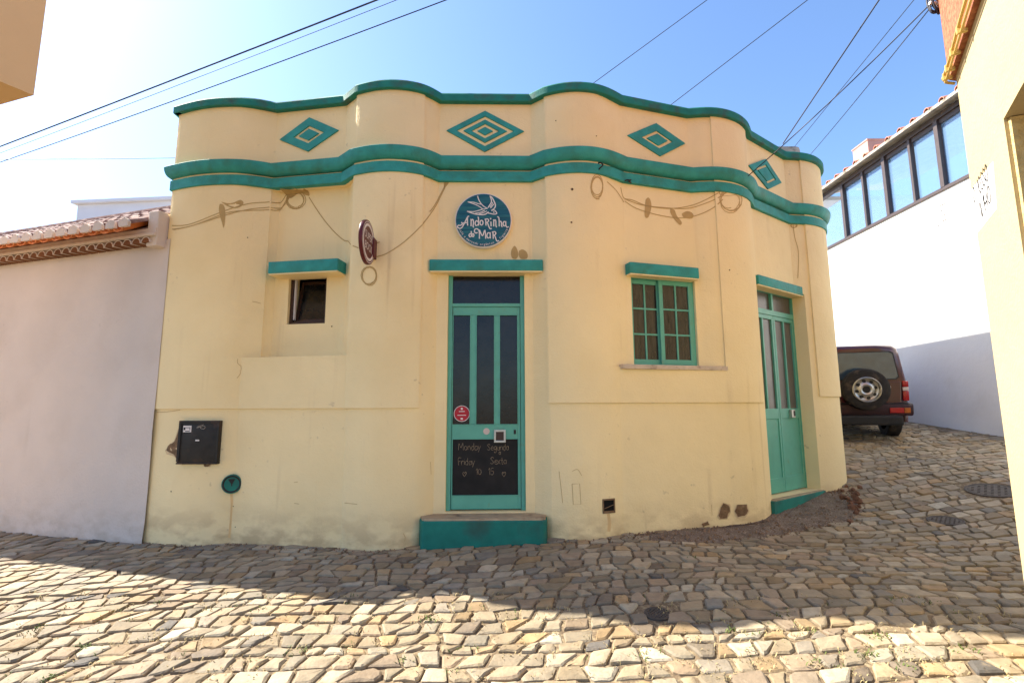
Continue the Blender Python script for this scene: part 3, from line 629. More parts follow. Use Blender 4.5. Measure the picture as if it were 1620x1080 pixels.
cc = pl.hit(814.5, 683); mb = MB(); pl.box(mb, cc[0] - .012, cc[0] + .012, cc[1] - .022, cc[1] + .022, -.0079, -.003, .003); mb.build('keyhole', M_DKMET, dr)
# door step (solid block with a worn top)
zs_ = z0 - .015; mb = MB(); sp_ = [(-.875, 4.815), (-.85, 4.79), (.29, 4.80), (.325, 4.83), (.34, 4.97), (.2, 5.15), (-.78, 5.15), (-.92, 4.95)]
mb.prism(sp_, (0, 0, 0), Vector((1, 0, 0)), Vector((0, 1, 0)), Vector((0, 0, 1)), -.2, zs_ - .02); stp = mb.build('door_step', M_TEALS, cafe, bevel=.012)
mb = MB(); mb.prism([(x + (.012 if x < -.3 else -.012), y + .012) for x, y in sp_], (0, 0, 0), Vector((1, 0, 0)), Vector((0, 1, 0)), Vector((0, 0, 1)), zs_ - .02, zs_); mb.build('tread', M_SOFF, stp)
# ---------------- side door
pl = Plane(4, -.09); a0, a1, z0, z1 = d2l, d2r, d2b, d2t; zr = pl.hit(1230, 497)[1]; zm = pl.hit(1232, 646)[1]; zm2 = pl.hit(1232, 662)[1]
fr = MB(); jw = .035
pl.box(fr, a0, a0 + jw, z0, z1, -.08, 0, .004); pl.box(fr, a1 - jw, a1, z0, z1, -.08, 0, .004); pl.box(fr, a0 + jw, a1 - jw, zr - .03, zr + .035, -.08, 0, .004); pl.box(fr, a0 + jw, a1 - jw, z1 - .03, z1, -.08, 0, .004)
pl.box(fr, d2m - .02, d2m + .02, zr + .035, z1 - .03, -.08, 0, .004)
dr2 = fr.build('door', M_GREEN, cafe, label='tall narrow green side door with frosted panes')
mb = MB(); pl.box(mb, a0 + jw, a1 - jw, zr + .03, z1 - .028, -.04, -.035); mb.build('transom_pane', M_FROST, dr2)
for (l, r_, npan) in ((a0 + jw + .003, d2m - .004, 2), (d2m + .004, a1 - jw - .003, 2)):
    sw = .04; lf = MB(); b, t = z0 + .01, zr - .034
    pl.box(lf, l, l + sw, b, t, -.05, -.006, .003); pl.box(lf, r_ - sw, r_, b, t, -.05, -.006, .003); pl.box(lf, l + sw, r_ - sw, t - .05, t, -.05, -.006, .003); pl.box(lf, l + sw, r_ - sw, zm2, zm, -.05, -.006, .003); pl.box(lf, l + sw, r_ - sw, b, b + .17, -.05, -.006, .003)
    pl.box(lf, l + sw, r_ - sw, b + .17, zm2, -.05, -.018); mid = (l + r_) / 2; pl.box(lf, mid - .014, mid + .014, zm, t - .05, -.05, -.006, .003)
    lo_ = lf.build('door_leaf', M_GREEN, dr2)
    for q in ((l + sw, mid - .014), (mid + .014, r_ - sw)): mb = MB(); pl.box(mb, *q, zm, t - .05, -.034, -.028); mb.build('pane', M_FROST, lo_)
cc = pl.hit(1252, 654); mb = MB(); pl.box(mb, cc[0] - .045, cc[0] + .045, cc[1] - .05, cc[1] + .05, -.006, .03, .004); lb = mb.build('lock_box', M_STEEL, dr2)
mb = MB(); pl.box(mb, cc[0] + .005, cc[0] + .03, cc[1] - .03, cc[1] + .035, .0301, .036); mb.build('keyhole', M_DKMET, lb)
pq = Plane(4, 0.); mb = MB(); pq.box(mb, a0 - .1, a1 + .32, -.1, z0 - .012, -.18, .10, .01); s2_ = mb.build('side_step', M_TEALS, cafe, smooth=40)
mb = MB(); pq.box(mb, a0 - .05, a1 + .22, z0 - .02, z0 - .004, -.18, .09); mb.build('tread', M_SOFF, s2_)
# ---------------- painted birds, cables and cracks on the wall
def wpts(pxs, off=.003):
    P, Nn = [], []
    for x, y in pxs:
        h = s_of(x, y)
        if not h: continue
        s, z = h; P.append(WP(s, z, off)); Nn.append(WN(s, z))
    return P, Nn
def wline(pxs, wpx, sub=5, off=.003, mb=None):
    q = catmull([Vector((x, y, 0)) for x, y in pxs], sub); P, Nn = wpts([(p.x, p.y) for p in q], off); mb = mb or MB(); mb.ribbon(P, Nn, wpx * 4.95 / FPX); return mb
def wpoly(pxs, off=.003, sub=3, mb=None):
    q = catmull([Vector((x, y, 0)) for x, y in pxs + [pxs[0]]], sub)[:-1]; P, Nn = wpts([(p.x, p.y) for p in q], off); tr = tessellate_polygon([[Vector((p.x, -p.y, 0)) for p in q]]); mb = mb or MB(); return mb.add(P, [tuple(t) for t in tr])
def Z1(ox, oy, sc_, pts): return [(ox + x / sc_, oy + y / sc_) for x, y in pts]
A_ = lambda pts: Z1(200, 100, 3, pts); B_ = lambda pts: Z1(680, 100, 3, pts)
birds = [A_([(450, 672), (465, 676), (474, 700), (474, 740), (467, 785), (461, 765), (447, 715), (446, 685)]), A_([(455, 662), (500, 670), (530, 657), (545, 652), (557, 662), (550, 680), (520, 692), (490, 685)]),
  B_([(388, 885), (402, 867), (415, 885), (420, 910), (410, 928), (392, 926), (385, 905)]), B_([(424, 890), (440, 884), (458, 895), (465, 915), (458, 928), (432, 928), (422, 910)]),
  B_([(1024, 648), (1036, 638), (1048, 655), (1050, 690), (1036, 732), (1020, 728), (1020, 685)]), B_([(1140, 692), (1160, 697), (1172, 725), (1195, 755), (1186, 768), (1160, 742), (1142, 712)]), B_([(1195, 715), (1218, 703), (1240, 708), (1252, 724), (1240, 738), (1205, 733)])]
for q in birds: wpoly(q).build('painted_bird', M_PAINT, cafe, fix=False)
def coil(cx, cy, rx, ry, n, wob, mb, wpx=1.3):
    rr = random.Random(int(cx))
    pts = []; rad = [rr.uniform(.74, 1.08) for _ in range(n + 2)]; ox = [rr.uniform(-.22, .22) * rx for _ in range(n + 2)]; oy = [rr.uniform(-.1, .3) * ry for _ in range(n + 2)]
    for i in range(n * 14 + 1):
        t = i / 14; j = int(t); f = t - j; mixv = lambda q: q[j] * (1 - f) + q[j + 1] * f
        pts.append((cx + mixv(ox) + rx * mixv(rad) * math.cos(t * 6.283 + 1.3), cy + mixv(oy) + ry * mixv(rad) * math.sin(t * 6.283 + 1.3)))
    return wline(pts, wpx, 1, mb=mb)
L_ = [A_([(192, 772), (300, 770), (445, 715), (580, 668), (695, 655), (735, 610), (745, 600)]), A_([(192, 795), (300, 780), (445, 735), (580, 695), (695, 680), (740, 640), (760, 595)]), A_([(192, 800), (320, 775), (480, 715), (580, 700), (695, 690), (745, 625), (820, 592)]),
      A_([(845, 620), (900, 705), (960, 780), (1015, 830), (1060, 860), (1108, 880)]), A_([(1190, 922), (1240, 905), (1320, 850), (1400, 770), (1460, 690), (1500, 615), (1512, 590)]),
      B_([(0, 705), (25, 670), (55, 615), (75, 575)]), B_([(838, 565), (880, 600), (920, 660)]), B_([(905, 590), (920, 640), (960, 650), (1040, 680), (1150, 690), (1260, 670), (1365, 620)]), B_([(925, 655), (980, 690), (1080, 720), (1180, 735), (1260, 725), (1340, 690), (1385, 650)]), B_([(925, 645), (1000, 672), (1100, 685), (1220, 690), (1310, 665), (1390, 630)]),
      [(1254, 352), (1257, 375), (1263, 400), (1262, 440)], [(589, 397), (592, 388), (602, 384)]]
for q in L_: wline(q, 1.5).build('painted_cable', M_PAINT, cafe, fix=False)
for (cx, cy, rx, ry, n, wob) in ((461, 310, 15, 14, 3, .12), (585, 435, 13, 16, 3, .12), (942, 295, 10, 18, 4, .12), (1153, 317, 16, 17, 4, .1), (1256, 356, 5, 4, 3, .2)): coil(cx, cy, rx, ry, n, wob, MB()).build('painted_cable', M_PAINT, cafe, fix=False)
wpoly(A_([(725, 590), (800, 588), (840, 590), (845, 615), (800, 600), (760, 625), (738, 615)])).build('painted_cable', M_PAINT, cafe, fix=False)
wpoly(A_([(1506, 562), (1532, 562), (1518, 585), (1508, 592)])).build('painted_cable', M_PAINT, cafe, fix=False)
wpoly(B_([(1362, 610), (1460, 612), (1440, 630), (1380, 632)])).build('painted_cable', M_PAINT, cafe, fix=False)
cr = [[(377, 568), (378, 575), (384, 582), (379, 592), (376, 598)], [(400, 477), (406, 478), (412, 480)], [(240, 652), (265, 651), (285, 648)], [(638, 843), (641, 850), (640, 856)], [(885, 745), (888, 775), (890, 795)],
      [(905, 745), (914, 742), (920, 752)], [(1118, 795), (1119, 812)], [(477, 760), (483, 759)], [(478, 792), (486, 793)], [(546, 795), (565, 797)], [(681, 730), (682, 750)]]
for q in cr: wline([(x + rj.gauss(0, .7), y) for x, y in q], .8).build('hairline_crack', M_CRACK, cafe, fix=False)
for q in ([(905, 765), (917, 764.5), (919, 797), (907, 797.5), (905, 765)],): wline(q, .8, 1).build('cover_plate_outline', M_CRACK, cafe, fix=False)
for q in ([(1140, 795), (1151, 798), (1153, 808), (1147, 818), (1134, 818), (1130, 813), (1135, 802)], [(1166, 799), (1180, 798), (1183, 808), (1178, 816), (1167, 817), (1163, 808)], [(1103, 824), (1112, 821), (1114, 826), (1104, 829)], [(264, 710), (270, 703), (277, 698), (282, 684), (287, 670), (290, 690), (288, 731), (282, 727), (276, 718), (266, 716)], [(322, 733), (335, 733), (331, 738), (325, 737)]):
    cxm, cym = sum(a for a, _ in q) / len(q), sum(b for _, b in q) / len(q)
    wpoly([(cxm + (x - cxm) * 1.16 + rj.gauss(0, .5), cym + (y - cym) * 1.16 + rj.gauss(0, .5)) for x, y in q], .0055, 1).build('plaster_rim', M('bare_plaster', (.58, .43, .25), .95, .2, 20, .6, 60), cafe, fix=False)
    wpoly([(x + rj.gauss(0, .8), y + rj.gauss(0, .8)) for p0, p1 in zip(q, q[1:] + q[:1]) for k_ in (0, .5) for x, y in [(p0[0] + (p1[0] - p0[0]) * k_, p0[1] + (p1[1] - p0[1]) * k_)]], .007, 1).build('chipped_plaster', M_PLAST, cafe, fix=False)
for (x, y, r_) in ((905, 301, 2.2), (904, 353, 1.6), (392, 376, 1.), (880, 193, 1.), (942, 217, 1.), (1152, 428, 1.2), (518, 514, 1.3), (370, 800, 1.1), (271, 777, 1.1), (375, 832, 1.)):
    wpoly([(x - r_, y), (x, y - r_), (x + r_, y), (x, y + r_)], .003, 2).build('nail_hole', M_CRACKD, cafe, fix=False)
# meter box
def tangent(px, py, off=0.):
    s, z = s_of(px, py); n3 = WN(s, z); e3 = Vector((-n3.y, n3.x, 0)); return WP(s, z, off), e3, Vector((0, 0, 1)), n3
o, X, Z, Nn = tangent(317, 699); pw, ph = 64 * 5.08 / FPX / abs(X.x), 66 * 5.08 / FPX
mb = MB(); mb.box(o + Nn * .008, (pw, ph, .05), (X, Z, Nn), .004); mt_ = mb.build('meter_box', M_DKMET, cafe, smooth=40, label='black metal meter box in the cream wall')
mb = MB()
for (cx, cz, w_, h_) in ((0, ph / 2 - .014, pw, .028), (0, -ph / 2 + .008, pw, .016), (-pw / 2 + .012, 0, .024, ph - .046), (pw / 2 - .006, 0, .012, ph - .046)): mb.box(o + X * cx + Z * cz + Nn * .026, (w_ + .004, h_, .03), (X, Z, Nn), .003)
mb.build('meter_box_frame', M_DKMET, mt_)
mb = MB(); mb.box(o - X * .125 + Z * .135 + Nn * .034, (.085, .065, .002), (X, Z, Nn)); stk = mb.build('label_sticker', M_SIGNW, mt_); mb = MB()
for (cx, cz, w_, h_) in ((-.154, .137, .018, .028), (-.122, .148, .05, .006), (-.096, .137, .006, .026), (-.12, .112, .05, .007)): mb.box(o + X * cx + Z * cz + Nn * .0358, (w_, h_, .001), (X, Z, Nn))
mb.build('sticker_print', M_DKMET, stk)
mb = MB(); mb.box(o - X * .01 + Z * .02 + Nn * .034, (.04, .014, .003), (X, Z, Nn)); mb.build('small_label', M_SIGNW, mt_); mb = MB()
rr = random.Random(5); q = [o + X * (-.03 + .09 * rr.random()) + Z * (.13 + .05 * rr.random()) + Nn * .0342 for _ in range(9)]; mb.ribbon(catmull(q, 5), Nn, .003); mb.build('scratched_scrawl', M_CONC, mt_, fix=False)
o, X, Z, Nn = tangent(368, 764.5); mb = MB(); rdd = 14.5 * 5.0 / FPX
mb.lathe([(0, -.03), (rdd, -.03), (rdd, .014), (rdd * .86, .02), (rdd * .80, .012), (0, .012)], o + Nn * .022, Nn, 30, False); wmt = mb.build('water_meter_cover', M_TEALS, cafe, smooth=35, label='round green water meter cover on the wall')
mb = MB(); mb.lathe([(rdd * .74, .0205), (rdd * .82, .026), (rdd * .9, .0275)], o + Nn * .016, Nn, 30, False); mb.prism([(-.035, .05), (.03, .05), (.006, .0), (.004, -.02), (-.004, -.02), (-.004, .0)], o + Nn * .0355, X, Z, Nn, 0, .004); mb.build('cover_hinge', M_DKMET, wmt, smooth=40)
wline([(366, 780), (367, 800), (365, 830), (363, 850)], 3.5, off=.002).build('rust_streak', M('rust_streak', (.70, .48, .225), .9, .1, 9), cafe, fix=False)
wline([(962, 812), (964, 825), (963, 840)], 5, off=.002).build('rust_streak', M('rust_streak', (.70, .48, .225), .9, .1, 9), cafe, fix=False)
o, X, Z, Nn = tangent(963, 800); mb = MB()
for (cx, cz, w_, h_) in ((0, .062, .135, .014), (0, -.055, .135, .022), (-.062, 0, .012, .12), (.062, 0, .012, .12)): mb.box(o + X * cx + Z * cz + Nn * .001, (w_, h_, .012), (X, Z, Nn))
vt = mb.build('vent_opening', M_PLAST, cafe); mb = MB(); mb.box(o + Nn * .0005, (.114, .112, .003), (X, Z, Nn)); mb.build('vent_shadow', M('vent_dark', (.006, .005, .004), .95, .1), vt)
mb = MB(); mb.tube([o + X * -.05 + Z * -.02 + Nn * .006, o + X * .05 + Z * .01 + Nn * .006], .004); mb.build('vent_bar', M_PLAST, vt)
# iron hooks
for (x, y) in ((945, 271), (990, 290)):
    o, X, Z, Nn = tangent(x, y, .0); mb = MB()
    if x < 960: q = [o, o + Nn * .04 + Z * .01, o + Nn * .06 + X * .02 + Z * .03, o + Nn * .06 + Z * .055, o + Nn * .05 - X * .03 + Z * .05]
    else: q = [o - X * .05, o - X * .02 + Z * .01 + Nn * .05, o + X * .02 + Z * .015 + Nn * .05, o + X * .05 + Z * .03 + Nn * .03, o + X * .05 + Nn * .03, o + X * .01 + Nn * .05]
    mb.tube(catmull(q, 5), .008, 6); mb.build('iron_hook', M_DKMET, cafe, smooth=60)
# ================================================================== signs hung on the cafe
pl = Plane(2, 0.); cc = pl.hit(765, 351.5); RS = 46.2 * 5.0 / FPX
sg = empty('round_sign', pl.P(cc[0], cc[1] - RS, .0), 'round blue sign with a white swallow above the green main door', 'sign')
mb = MB(); mb.lathe([(0, .0), (RS * 1.01, 0), (RS * 1.01, .05), (RS * .985, .056), (0, .056)], pl.P(cc[0], cc[1]), pl.N, 56, False); mb.build('rim', M_SIGNW, sg, smooth=30)
mb = MB(); mb.lathe([(0, .0565), (RS * .975, .0565), (RS * .975, .058), (0, .058)], pl.P(cc[0], cc[1]), pl.N, 56, False); mb.build('face', M_SIGNB, sg, smooth=30)
def SP(x, y): return pl.P(cc[0] + (x - 541) / 388 * RS, cc[1] - (y - 516) / 372 * RS, .0592)
def circ(x, y, rx, ry): return [(x + rx * math.cos(t), y + ry * math.sin(t)) for t in np.linspace(0, 2 * math.pi, 13)]
bird_st = [([(325, 265), (400, 270), (470, 290), (520, 300)], 9), ([(460, 180), (475, 230), (510, 290), (560, 335), (600, 355)], 10), ([(325, 265), (400, 290), (460, 315), (510, 345), (530, 365)], 9), ([(630, 180), (665, 210), (700, 280), (707, 320), (690, 355), (650, 385)], 12), ([(630, 180), (650, 230), (650, 270), (620, 320), (605, 345)], 11),
  ([(690, 290), (662, 322), (640, 352)], 9), ([(672, 268), (652, 308), (630, 336)], 9), ([(315, 395), (400, 400), (470, 385), (530, 365)], 10), ([(315, 395), (400, 425), (480, 440), (560, 438), (612, 402)], 12), ([(430, 422), (500, 410), (560, 380)], 9), ([(480, 432), (540, 415), (590, 388)], 9), ([(650, 385), (690, 378), (715, 400), (725, 425), (690, 435), (640, 425), (605, 418)], 11), (circ(686, 408, 7, 6), 6), ([(530, 365), (560, 362), (600, 355)], 8)]
mb = MB()
for q, wd in bird_st: mb.ribbon(catmull([SP(*p) for p in q], 5), pl.N, wd * 1.25 / 388 * RS)
mb.build('swallow_emblem', M_SIGNW, sg, fix=False)
let = [[(240, 545), (252, 572), (225, 590), (195, 590), (188, 615), (215, 630), (245, 620), (270, 580), (300, 520), (325, 470), (345, 465)], [(325, 470), (322, 520), (326, 592)], [(250, 560), (325, 550)], [(365, 503), (372, 520), (372, 600)], [(372, 535), (388, 507), (402, 520), (405, 560), (400, 600), (410, 618)], [(462, 475), (474, 490), (476, 592)], [(474, 545), (447, 525), (428, 555), (440, 592), (474, 575)], circ(516, 552, 21, 32),
  [(573, 505), (578, 592)], [(558, 507), (600, 500), (614, 525), (596, 545), (578, 550), (600, 560), (615, 600), (635, 635), (657, 630)], [(645, 535), (648, 602)], circ(641, 497, 4, 4), [(678, 508), (684, 525), (684, 602)], [(684, 535), (702, 512), (713, 532), (714, 590), (724, 615)], [(733, 468), (756, 490), (760, 602)], [(760, 550), (777, 532), (791, 548), (792, 590), (802, 610)], [(851, 545), (827, 535), (812, 565), (826, 597), (851, 580)], [(850, 530), (852, 590), (868, 614), (890, 605)],
  [(375, 668), (378, 746)], [(378, 712), (356, 705), (345, 727), (358, 747), (378, 736)], circ(400, 724, 13, 20), [(462, 685), (440, 695), (420, 675), (425, 645), (455, 635), (480, 660), (487, 700), (488, 772)], [(487, 648), (530, 732), (562, 652), (575, 772)], [(636, 700), (608, 690), (590, 725), (605, 762), (636, 745)], [(635, 682), (638, 768)], [(674, 680), (678, 772)], [(658, 682), (700, 675), (713, 700), (696, 720), (678, 724), (702, 738), (720, 790), (738, 805), (757, 795)]]
mb = MB()
for q in let: mb.ribbon(catmull([SP(*p) for p in q], 4), pl.N, 15 / 388 * RS)
def arc_text(txt, a0, a1, rad, size):
    n = len(txt)
    for i, chh in enumerate(txt):
        if chh == ' ': continue
        t = R(a0 + (a1 - a0) * i / max(n - 1, 1)); vs_, fs_ = text_polys(chh, size); c, s_ = math.cos(t), math.sin(t)
        ex = (-s_, c); ey = (-c, -s_)     # letters stand upright along the bottom arc
        mb.add([pl.P(cc[0] + rad * c + ex[0] * x + ey[0] * y, cc[1] + rad * s_ + ex[1] * x + ey[1] * y, .0592) for x, y in vs_], fs_)
arc_text('caf\u00e9 e mercado org\u00e2nico', 203, 293, RS * .93, .036); arc_text('figueira', 312, 337, RS * .93, .036)
mb.build('lettering', M_SIGNW, sg, fix=False)
# oval blade sign
o, X, Z, Nn = tangent(592, 396); Xs = Vector((1, 0, 0)); Yb = Vector((0, -1, 0)); RB = .215
bx = Vector((o.x - .03, 0, 0)); ctr = Vector((o.x - .055, o.y - .245, at_y(580.5, 383.5, o.y - .245).z)); ctr.x = at_y(580.5, 383.5, ctr.y).x
bs_ = empty('blade_sign', ctr - Vector((0, 0, RB)), 'small round maroon beer sign projecting from wall beside the small window', 'sign')
ax = Vector((1, .0, 0)).normalized(); by = Vector((0, 0, 1)).cross(ax)   # by: horizontal in the disc plane
mb = MB(); mb.lathe([(0, -.017), (RB * .985, -.017), (RB, -.010), (RB, .010), (RB * .985, .017), (0, .017)], ctr, ax, 44, False); mb.build('disc', M_SUPER, bs_, smooth=35)
mb = MB()
for sd in (1, -1):
    for r0_, r1_ in ((.90, .93), (.72, .84)): mb.lathe([(RB * r0_, .0176 * sd), (RB * r1_, .0176 * sd), (RB * r1_, .0182 * sd), (RB * r0_, .0182 * sd), (RB * r0_, .0176 * sd)], ctr, ax, 44, False)
mb.build('ring', M_SIGNW, bs_)
mb = MB()
for wd, zz in (('SUPER', .022), ('BOCK', -.082)):
    vs_, fs_ = text_polys(wd, .105); wdt = max(x for x, y in vs_) - min(x for x, y in vs_); k = .235 / wdt if wd == 'SUPER' else .225 / wdt
    for sd in (1, -1): mb.add([ctr + by * (x * k * sd) + Z * (zz + y * 1.0 + .12 * x * k * 0) + ax * (.0185 * sd) for x, y in vs_], fs_)
mb.build('lettering', M_SIGNW, bs_, fix=False)
mb = MB(); zc_ = at_y(590, 396, o.y).z; mb.box((at_y(591, 396, o.y - .04).x, o.y - .035, zc_), (.045, .15, .20), bev=.006); mb.build('bracket', M_SUPER, bs_)
# ================================================================== left white house
lh = empty('white_house', (LH0.x, LH0.y, 0), 'low white house with old clay tile roof beside the cafe', 'building')
D3 = Vector((LHD.x, LHD.y, 0)); N3 = Vector((LHN.x, LHN.y, 0)); Zv = Vector((0, 0, 1))
def LP(t, d, z): return Vector((LH0.x, LH0.y, 0)) + D3 * t + N3 * d + Zv * z
def lbox(t0, t1, d0, d1, z0, z1, bev=0): return MB().box(LP((t0 + t1) / 2, (d0 + d1) / 2, (z0 + z1) / 2), (abs(t1 - t0), abs(d1 - d0), z1 - z0), (D3, N3, Zv), bev)
zl_low = 3.15
wallm = MB(); nt_ = 40; nz_ = 12
for j in range(nz_ + 1):
    for i in range(nt_ + 1):
        t = -.10 + 7.6 * i / nt_; z = -.4 + (zl_low + .46) * j / nz_; wallm.v.append(tuple(LP(t, .012 * noise.noise((t * 1.1, z * 1.3, 0)) + (.02 if z < .1 else 0), z)))
wallm.f = [(j * (nt_ + 1) + i, j * (nt_ + 1) + i + 1, (j + 1) * (nt_ + 1) + i + 1, (j + 1) * (nt_ + 1) + i) for j in range(nz_) for i in range(nt_)]
wallm.build('wall', M_WHITE, lh, smooth=60)
lbox(.0, 7.5, -4.6, -.12, -.4, 3.1).build('house_body', M_WHITE, lh)
# lower row of eave tiles: wavy mortar shelf
def half_pipe(t, d0, d1, z0, z1, r, up=True, th=.014, n=8):
    mb = MB(); V = []
    for (d, zz) in ((d0, z0), (d1, z1)):
        for rr_ in (r, r - th):
            for j in range(n + 1):
                a = math.pi * j / n; V.append(LP(t + rr_ * math.cos(a), d, zz + (rr_ if up else -rr_) * math.sin(a) * (1 if up else 1)))
    m = n + 1; F = []
    for j in range(n): F += [(j, j + 1, 2 * m + j + 1, 2 * m + j), (m + j, 3 * m + j, 3 * m + j + 1, m + j + 1), (j, m + j, m + j + 1, j + 1), (2 * m + j, 2 * m + j + 1, 3 * m + j + 1, 3 * m + j)]
    F += [(0, 2 * m, 3 * m, m), (n, m + n, 3 * m + n, 2 * m + n)]; return mb.add(V, F)
eave = lbox(.0, 7.5, -.3, .02, zl_low + .062, zl_low + .14).build('eave_mortar', M_WHITE, lh)
EV0 = .12
for k in range(0, 34):
    t = .10 + k * .138
    half_pipe(t, -.1, .125, zl_low + .012, zl_low - .004, .066, True, .008).build('eave_tile', M_WHITE, eave, smooth=50)
    # shadow filled inside
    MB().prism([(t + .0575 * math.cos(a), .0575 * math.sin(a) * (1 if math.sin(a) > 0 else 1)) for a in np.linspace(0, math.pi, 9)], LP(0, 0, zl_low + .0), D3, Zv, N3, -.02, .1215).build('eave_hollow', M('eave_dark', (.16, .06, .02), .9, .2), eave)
lbox(-.02, 7.5, -.3, .135, zl_low + .066, zl_low + .10, .004).build('mortar_fillet', M_WHITE, eave)
ROOF_D = .27; pitch = math.atan(.60); Zr = zl_low + .11
_rl = lambda u: (ROOF_D - u * math.cos(pitch), Zr - .035 + u * math.sin(pitch))
roof = MB().prism([_rl(.20), _rl(2.38), (_rl(2.38)[0], 3.0), (_rl(.20)[0], 3.2)], LP(0, 0, 0), N3, Zv, D3, .0, 7.5).build('roof', M_TILE, lh)
sp = .193
def RP(t, u, h): # u metres up the slope from the eave edge
    return LP(t, ROOF_D - u * math.cos(pitch), Zr + u * math.sin(pitch) + h)
def roof_pipe(t, u0, u1, r0, r1, h0, h1, up=1, n=8, th=.014):
    mb = MB(); V = []
    for (u, r_, h) in ((u0, r0, h0), (u1, r1, h1)):
        for rr_ in (r_, r_ - th):
            for j in range(n + 1): a = math.pi * j / n; V.append(RP(t + rr_ * math.cos(a), u, h + up * rr_ * math.sin(a) * .8))
    m = n + 1; F = []
    for j in range(n): F += [(j, j + 1, 2 * m + j + 1, 2 * m + j), (m + j, 3 * m + j, 3 * m + j + 1, m + j + 1), (j, m + j, m + j + 1, j + 1), (2 * m + j, 2 * m + j + 1, 3 * m + j + 1, 3 * m + j)]
    F += [(0, 2 * m, 3 * m, m), (n, m + n, 3 * m + n, 2 * m + n)]; return mb.add(V, F)
tj = random.Random(9); ncol = 24; nrow = 7; rl = .315
tint_m = [M_TILE, M('old_clay_tile_pale', (.33, .22, .19), .9, .25, 6, .4, 40, col2=(.15, .08, .07), s2=7, lo=.5, hi=.65), M('old_clay_tile_dark', (.12, .065, .06), .9, .25, 6, .4, 40, col2=(.30, .2, .17), s2=7, lo=.5, hi=.68)]
made = 0
for c in range(ncol):
    t = .19 + c * sp
    # channel (orange underside shows at the eave)
    roof_pipe(t + sp / 2, -.02, 2.4, .085, .085, .045, .045, -1).build('channel_tile', M_TERR if True else M_TILE, roof, smooth=50)
    for r_ in range(nrow):
        u0 = .0 + r_ * rl + tj.uniform(-.02, .02); roof_pipe(t + tj.gauss(0, .004), u0, u0 + rl + .06, .078, .064, .045 + tj.uniform(0, .008), .030, 1).build('roof_tile', tj.choices(tint_m, [5, 2.4, 2])[0], roof, smooth=50)
    # white mortar plug in the eave end of every cover tile
    MB().prism([(.073 * math.cos(a) * tj.uniform(.93, 1.08), .066 * math.sin(a) * tj.uniform(.95, 1.12)) for a in np.linspace(-.45, math.pi + .45, 12)], RP(t, -.008, .045), D3, Zv, N3, 0, .03).build('mortar_plug', M_WHITE, roof)
lbox(-.02, 7.5, -.15, ROOF_D - .16, zl_low + .10, Zr + .05, .004).build('upper_fillet', M_WHITE, eave)
lbox(-.03, .12, -3.0, .10, zl_low - .04, zl_low + .36, .012).build('gable_parapet', M_WHITE, lh)
ridge = RP(3.7, 2.42, .03); MB().box(ridge, (7.4, .2, .12), (D3, N3, Zv), .04).build('ridge_cap', M_TILE, lh)
# pale building farther back
c = at_y(195, 316, 12.); pb = empty('pale_building', (c.x, 12.5, 0), 'pale blue grey wall rising behind the tiled roof', 'building')
x0 = at_y(124, 318, 12).x; z0_ = at_y(124, 324, 12).z; z1_ = at_y(262, 313, 12).z
MB().prism([(x0, 0), (-4.5, 0), (-4.5, z1_ + .1), (x0, z0_)], (0, 0, 0), Vector((1, 0, 0)), Zv, Vector((0, 1, 0)), 12, 15).build('wall', M_BLUEW, pb)
MB().prism([(x0 - .1, z0_), (-4.4, z1_ + .1), (-4.4, z1_ + .18), (x0 - .1, z0_ + .08)], (0, 0, 0), Vector((1, 0, 0)), Zv, Vector((0, 1, 0)), 11.9, 15.1).build('parapet_cap', M_BLUEW, pb)
# ================================================================== overhanging ochre upper floor, top left
c = at_y(53.5, 151, 2.6); e1 = Vector((.55, 1, 0)).normalized(); e2 = Vector((-3.27, 1, 0)).normalized()
ob = empty('ochre_building', (c.x - 2, c.y - 1.5, 0), 'ochre upper floor jutting out overhead at the far left', 'building')
pp = [c, c + e2 * 2.6, c + e2 * 2.6 - e1 * 3.2, c - e1 * 3.2]
MB().prism([(q.x, q.y) for q in pp], (0, 0, 0), Vector((1, 0, 0)), Vector((0, 1, 0)), Zv, c.z, 6.5).build('upper_floor', M_OCH, ob)
pp = [c + e2 * 1.9 - e1 * .9, c + e2 * 2.6 - e1 * .9, c + e2 * 2.6 - e1 * 3.1, c + e2 * 1.9 - e1 * 3.1]
MB().prism([(q.x, q.y) for q in pp], (0, 0, 0), Vector((1, 0, 0)), Vector((0, 1, 0)), Zv, -.5, c.z + .02).build('lower_wall', M_OCH, ob)
# ================================================================== right cream and orange building
cb = empty('yellow_building', (PC.x, PC.y, 0), 'pale yellow house with orange roughcast top at the right edge', 'building')
PD3 = Vector((PD.x, PD.y, 0)); PN3 = Vector((PN.x, PN.y, 0)); pt = (PC.x * PN.x + PC.y * PN.y)
def PH(px, py):
    d = ray(px, py); t = pt / (d.x * PN.x + d.y * PN.y); p = EYE + d * t; return (p.xy - PC).dot(PD), p.z
zt_ = PH(1505, 141)[1]; tn, _ = PH(1593, 215); zc = PH(1588, 190)[1]; back = Vector((.9, -.3, 0)).normalized()
def PPt(t, z, d=0.): return Vector((PC.x, PC.y, z)) + PD3 * t + PN3 * d
near = 3.4
wl = MB()
poly = [PPt(0, 0), PPt(tn, 0), PPt(tn, 0) + back * 3, PPt(0, 0) + Vector((3.5, .6, 0))]
wl.prism([(q.x, q.y) for q in poly], (0, 0, 0), Vector((1, 0, 0)), Vector((0, 1, 0)), Zv, -.5, zt_); wl.build('wall', M_YEL, cb)
up = [PPt(tn + .0005, 0), PPt(near, 0), PPt(near, 0) + back * 3, PPt(tn + .0005, 0) + back * 3]
MB().prism([(q.x, q.y) for q in up], (0, 0, 0), Vector((1, 0, 0)), Vector((0, 1, 0)), Zv, zc + .001, zt_).build('upper_wall', M_YEL, cb)
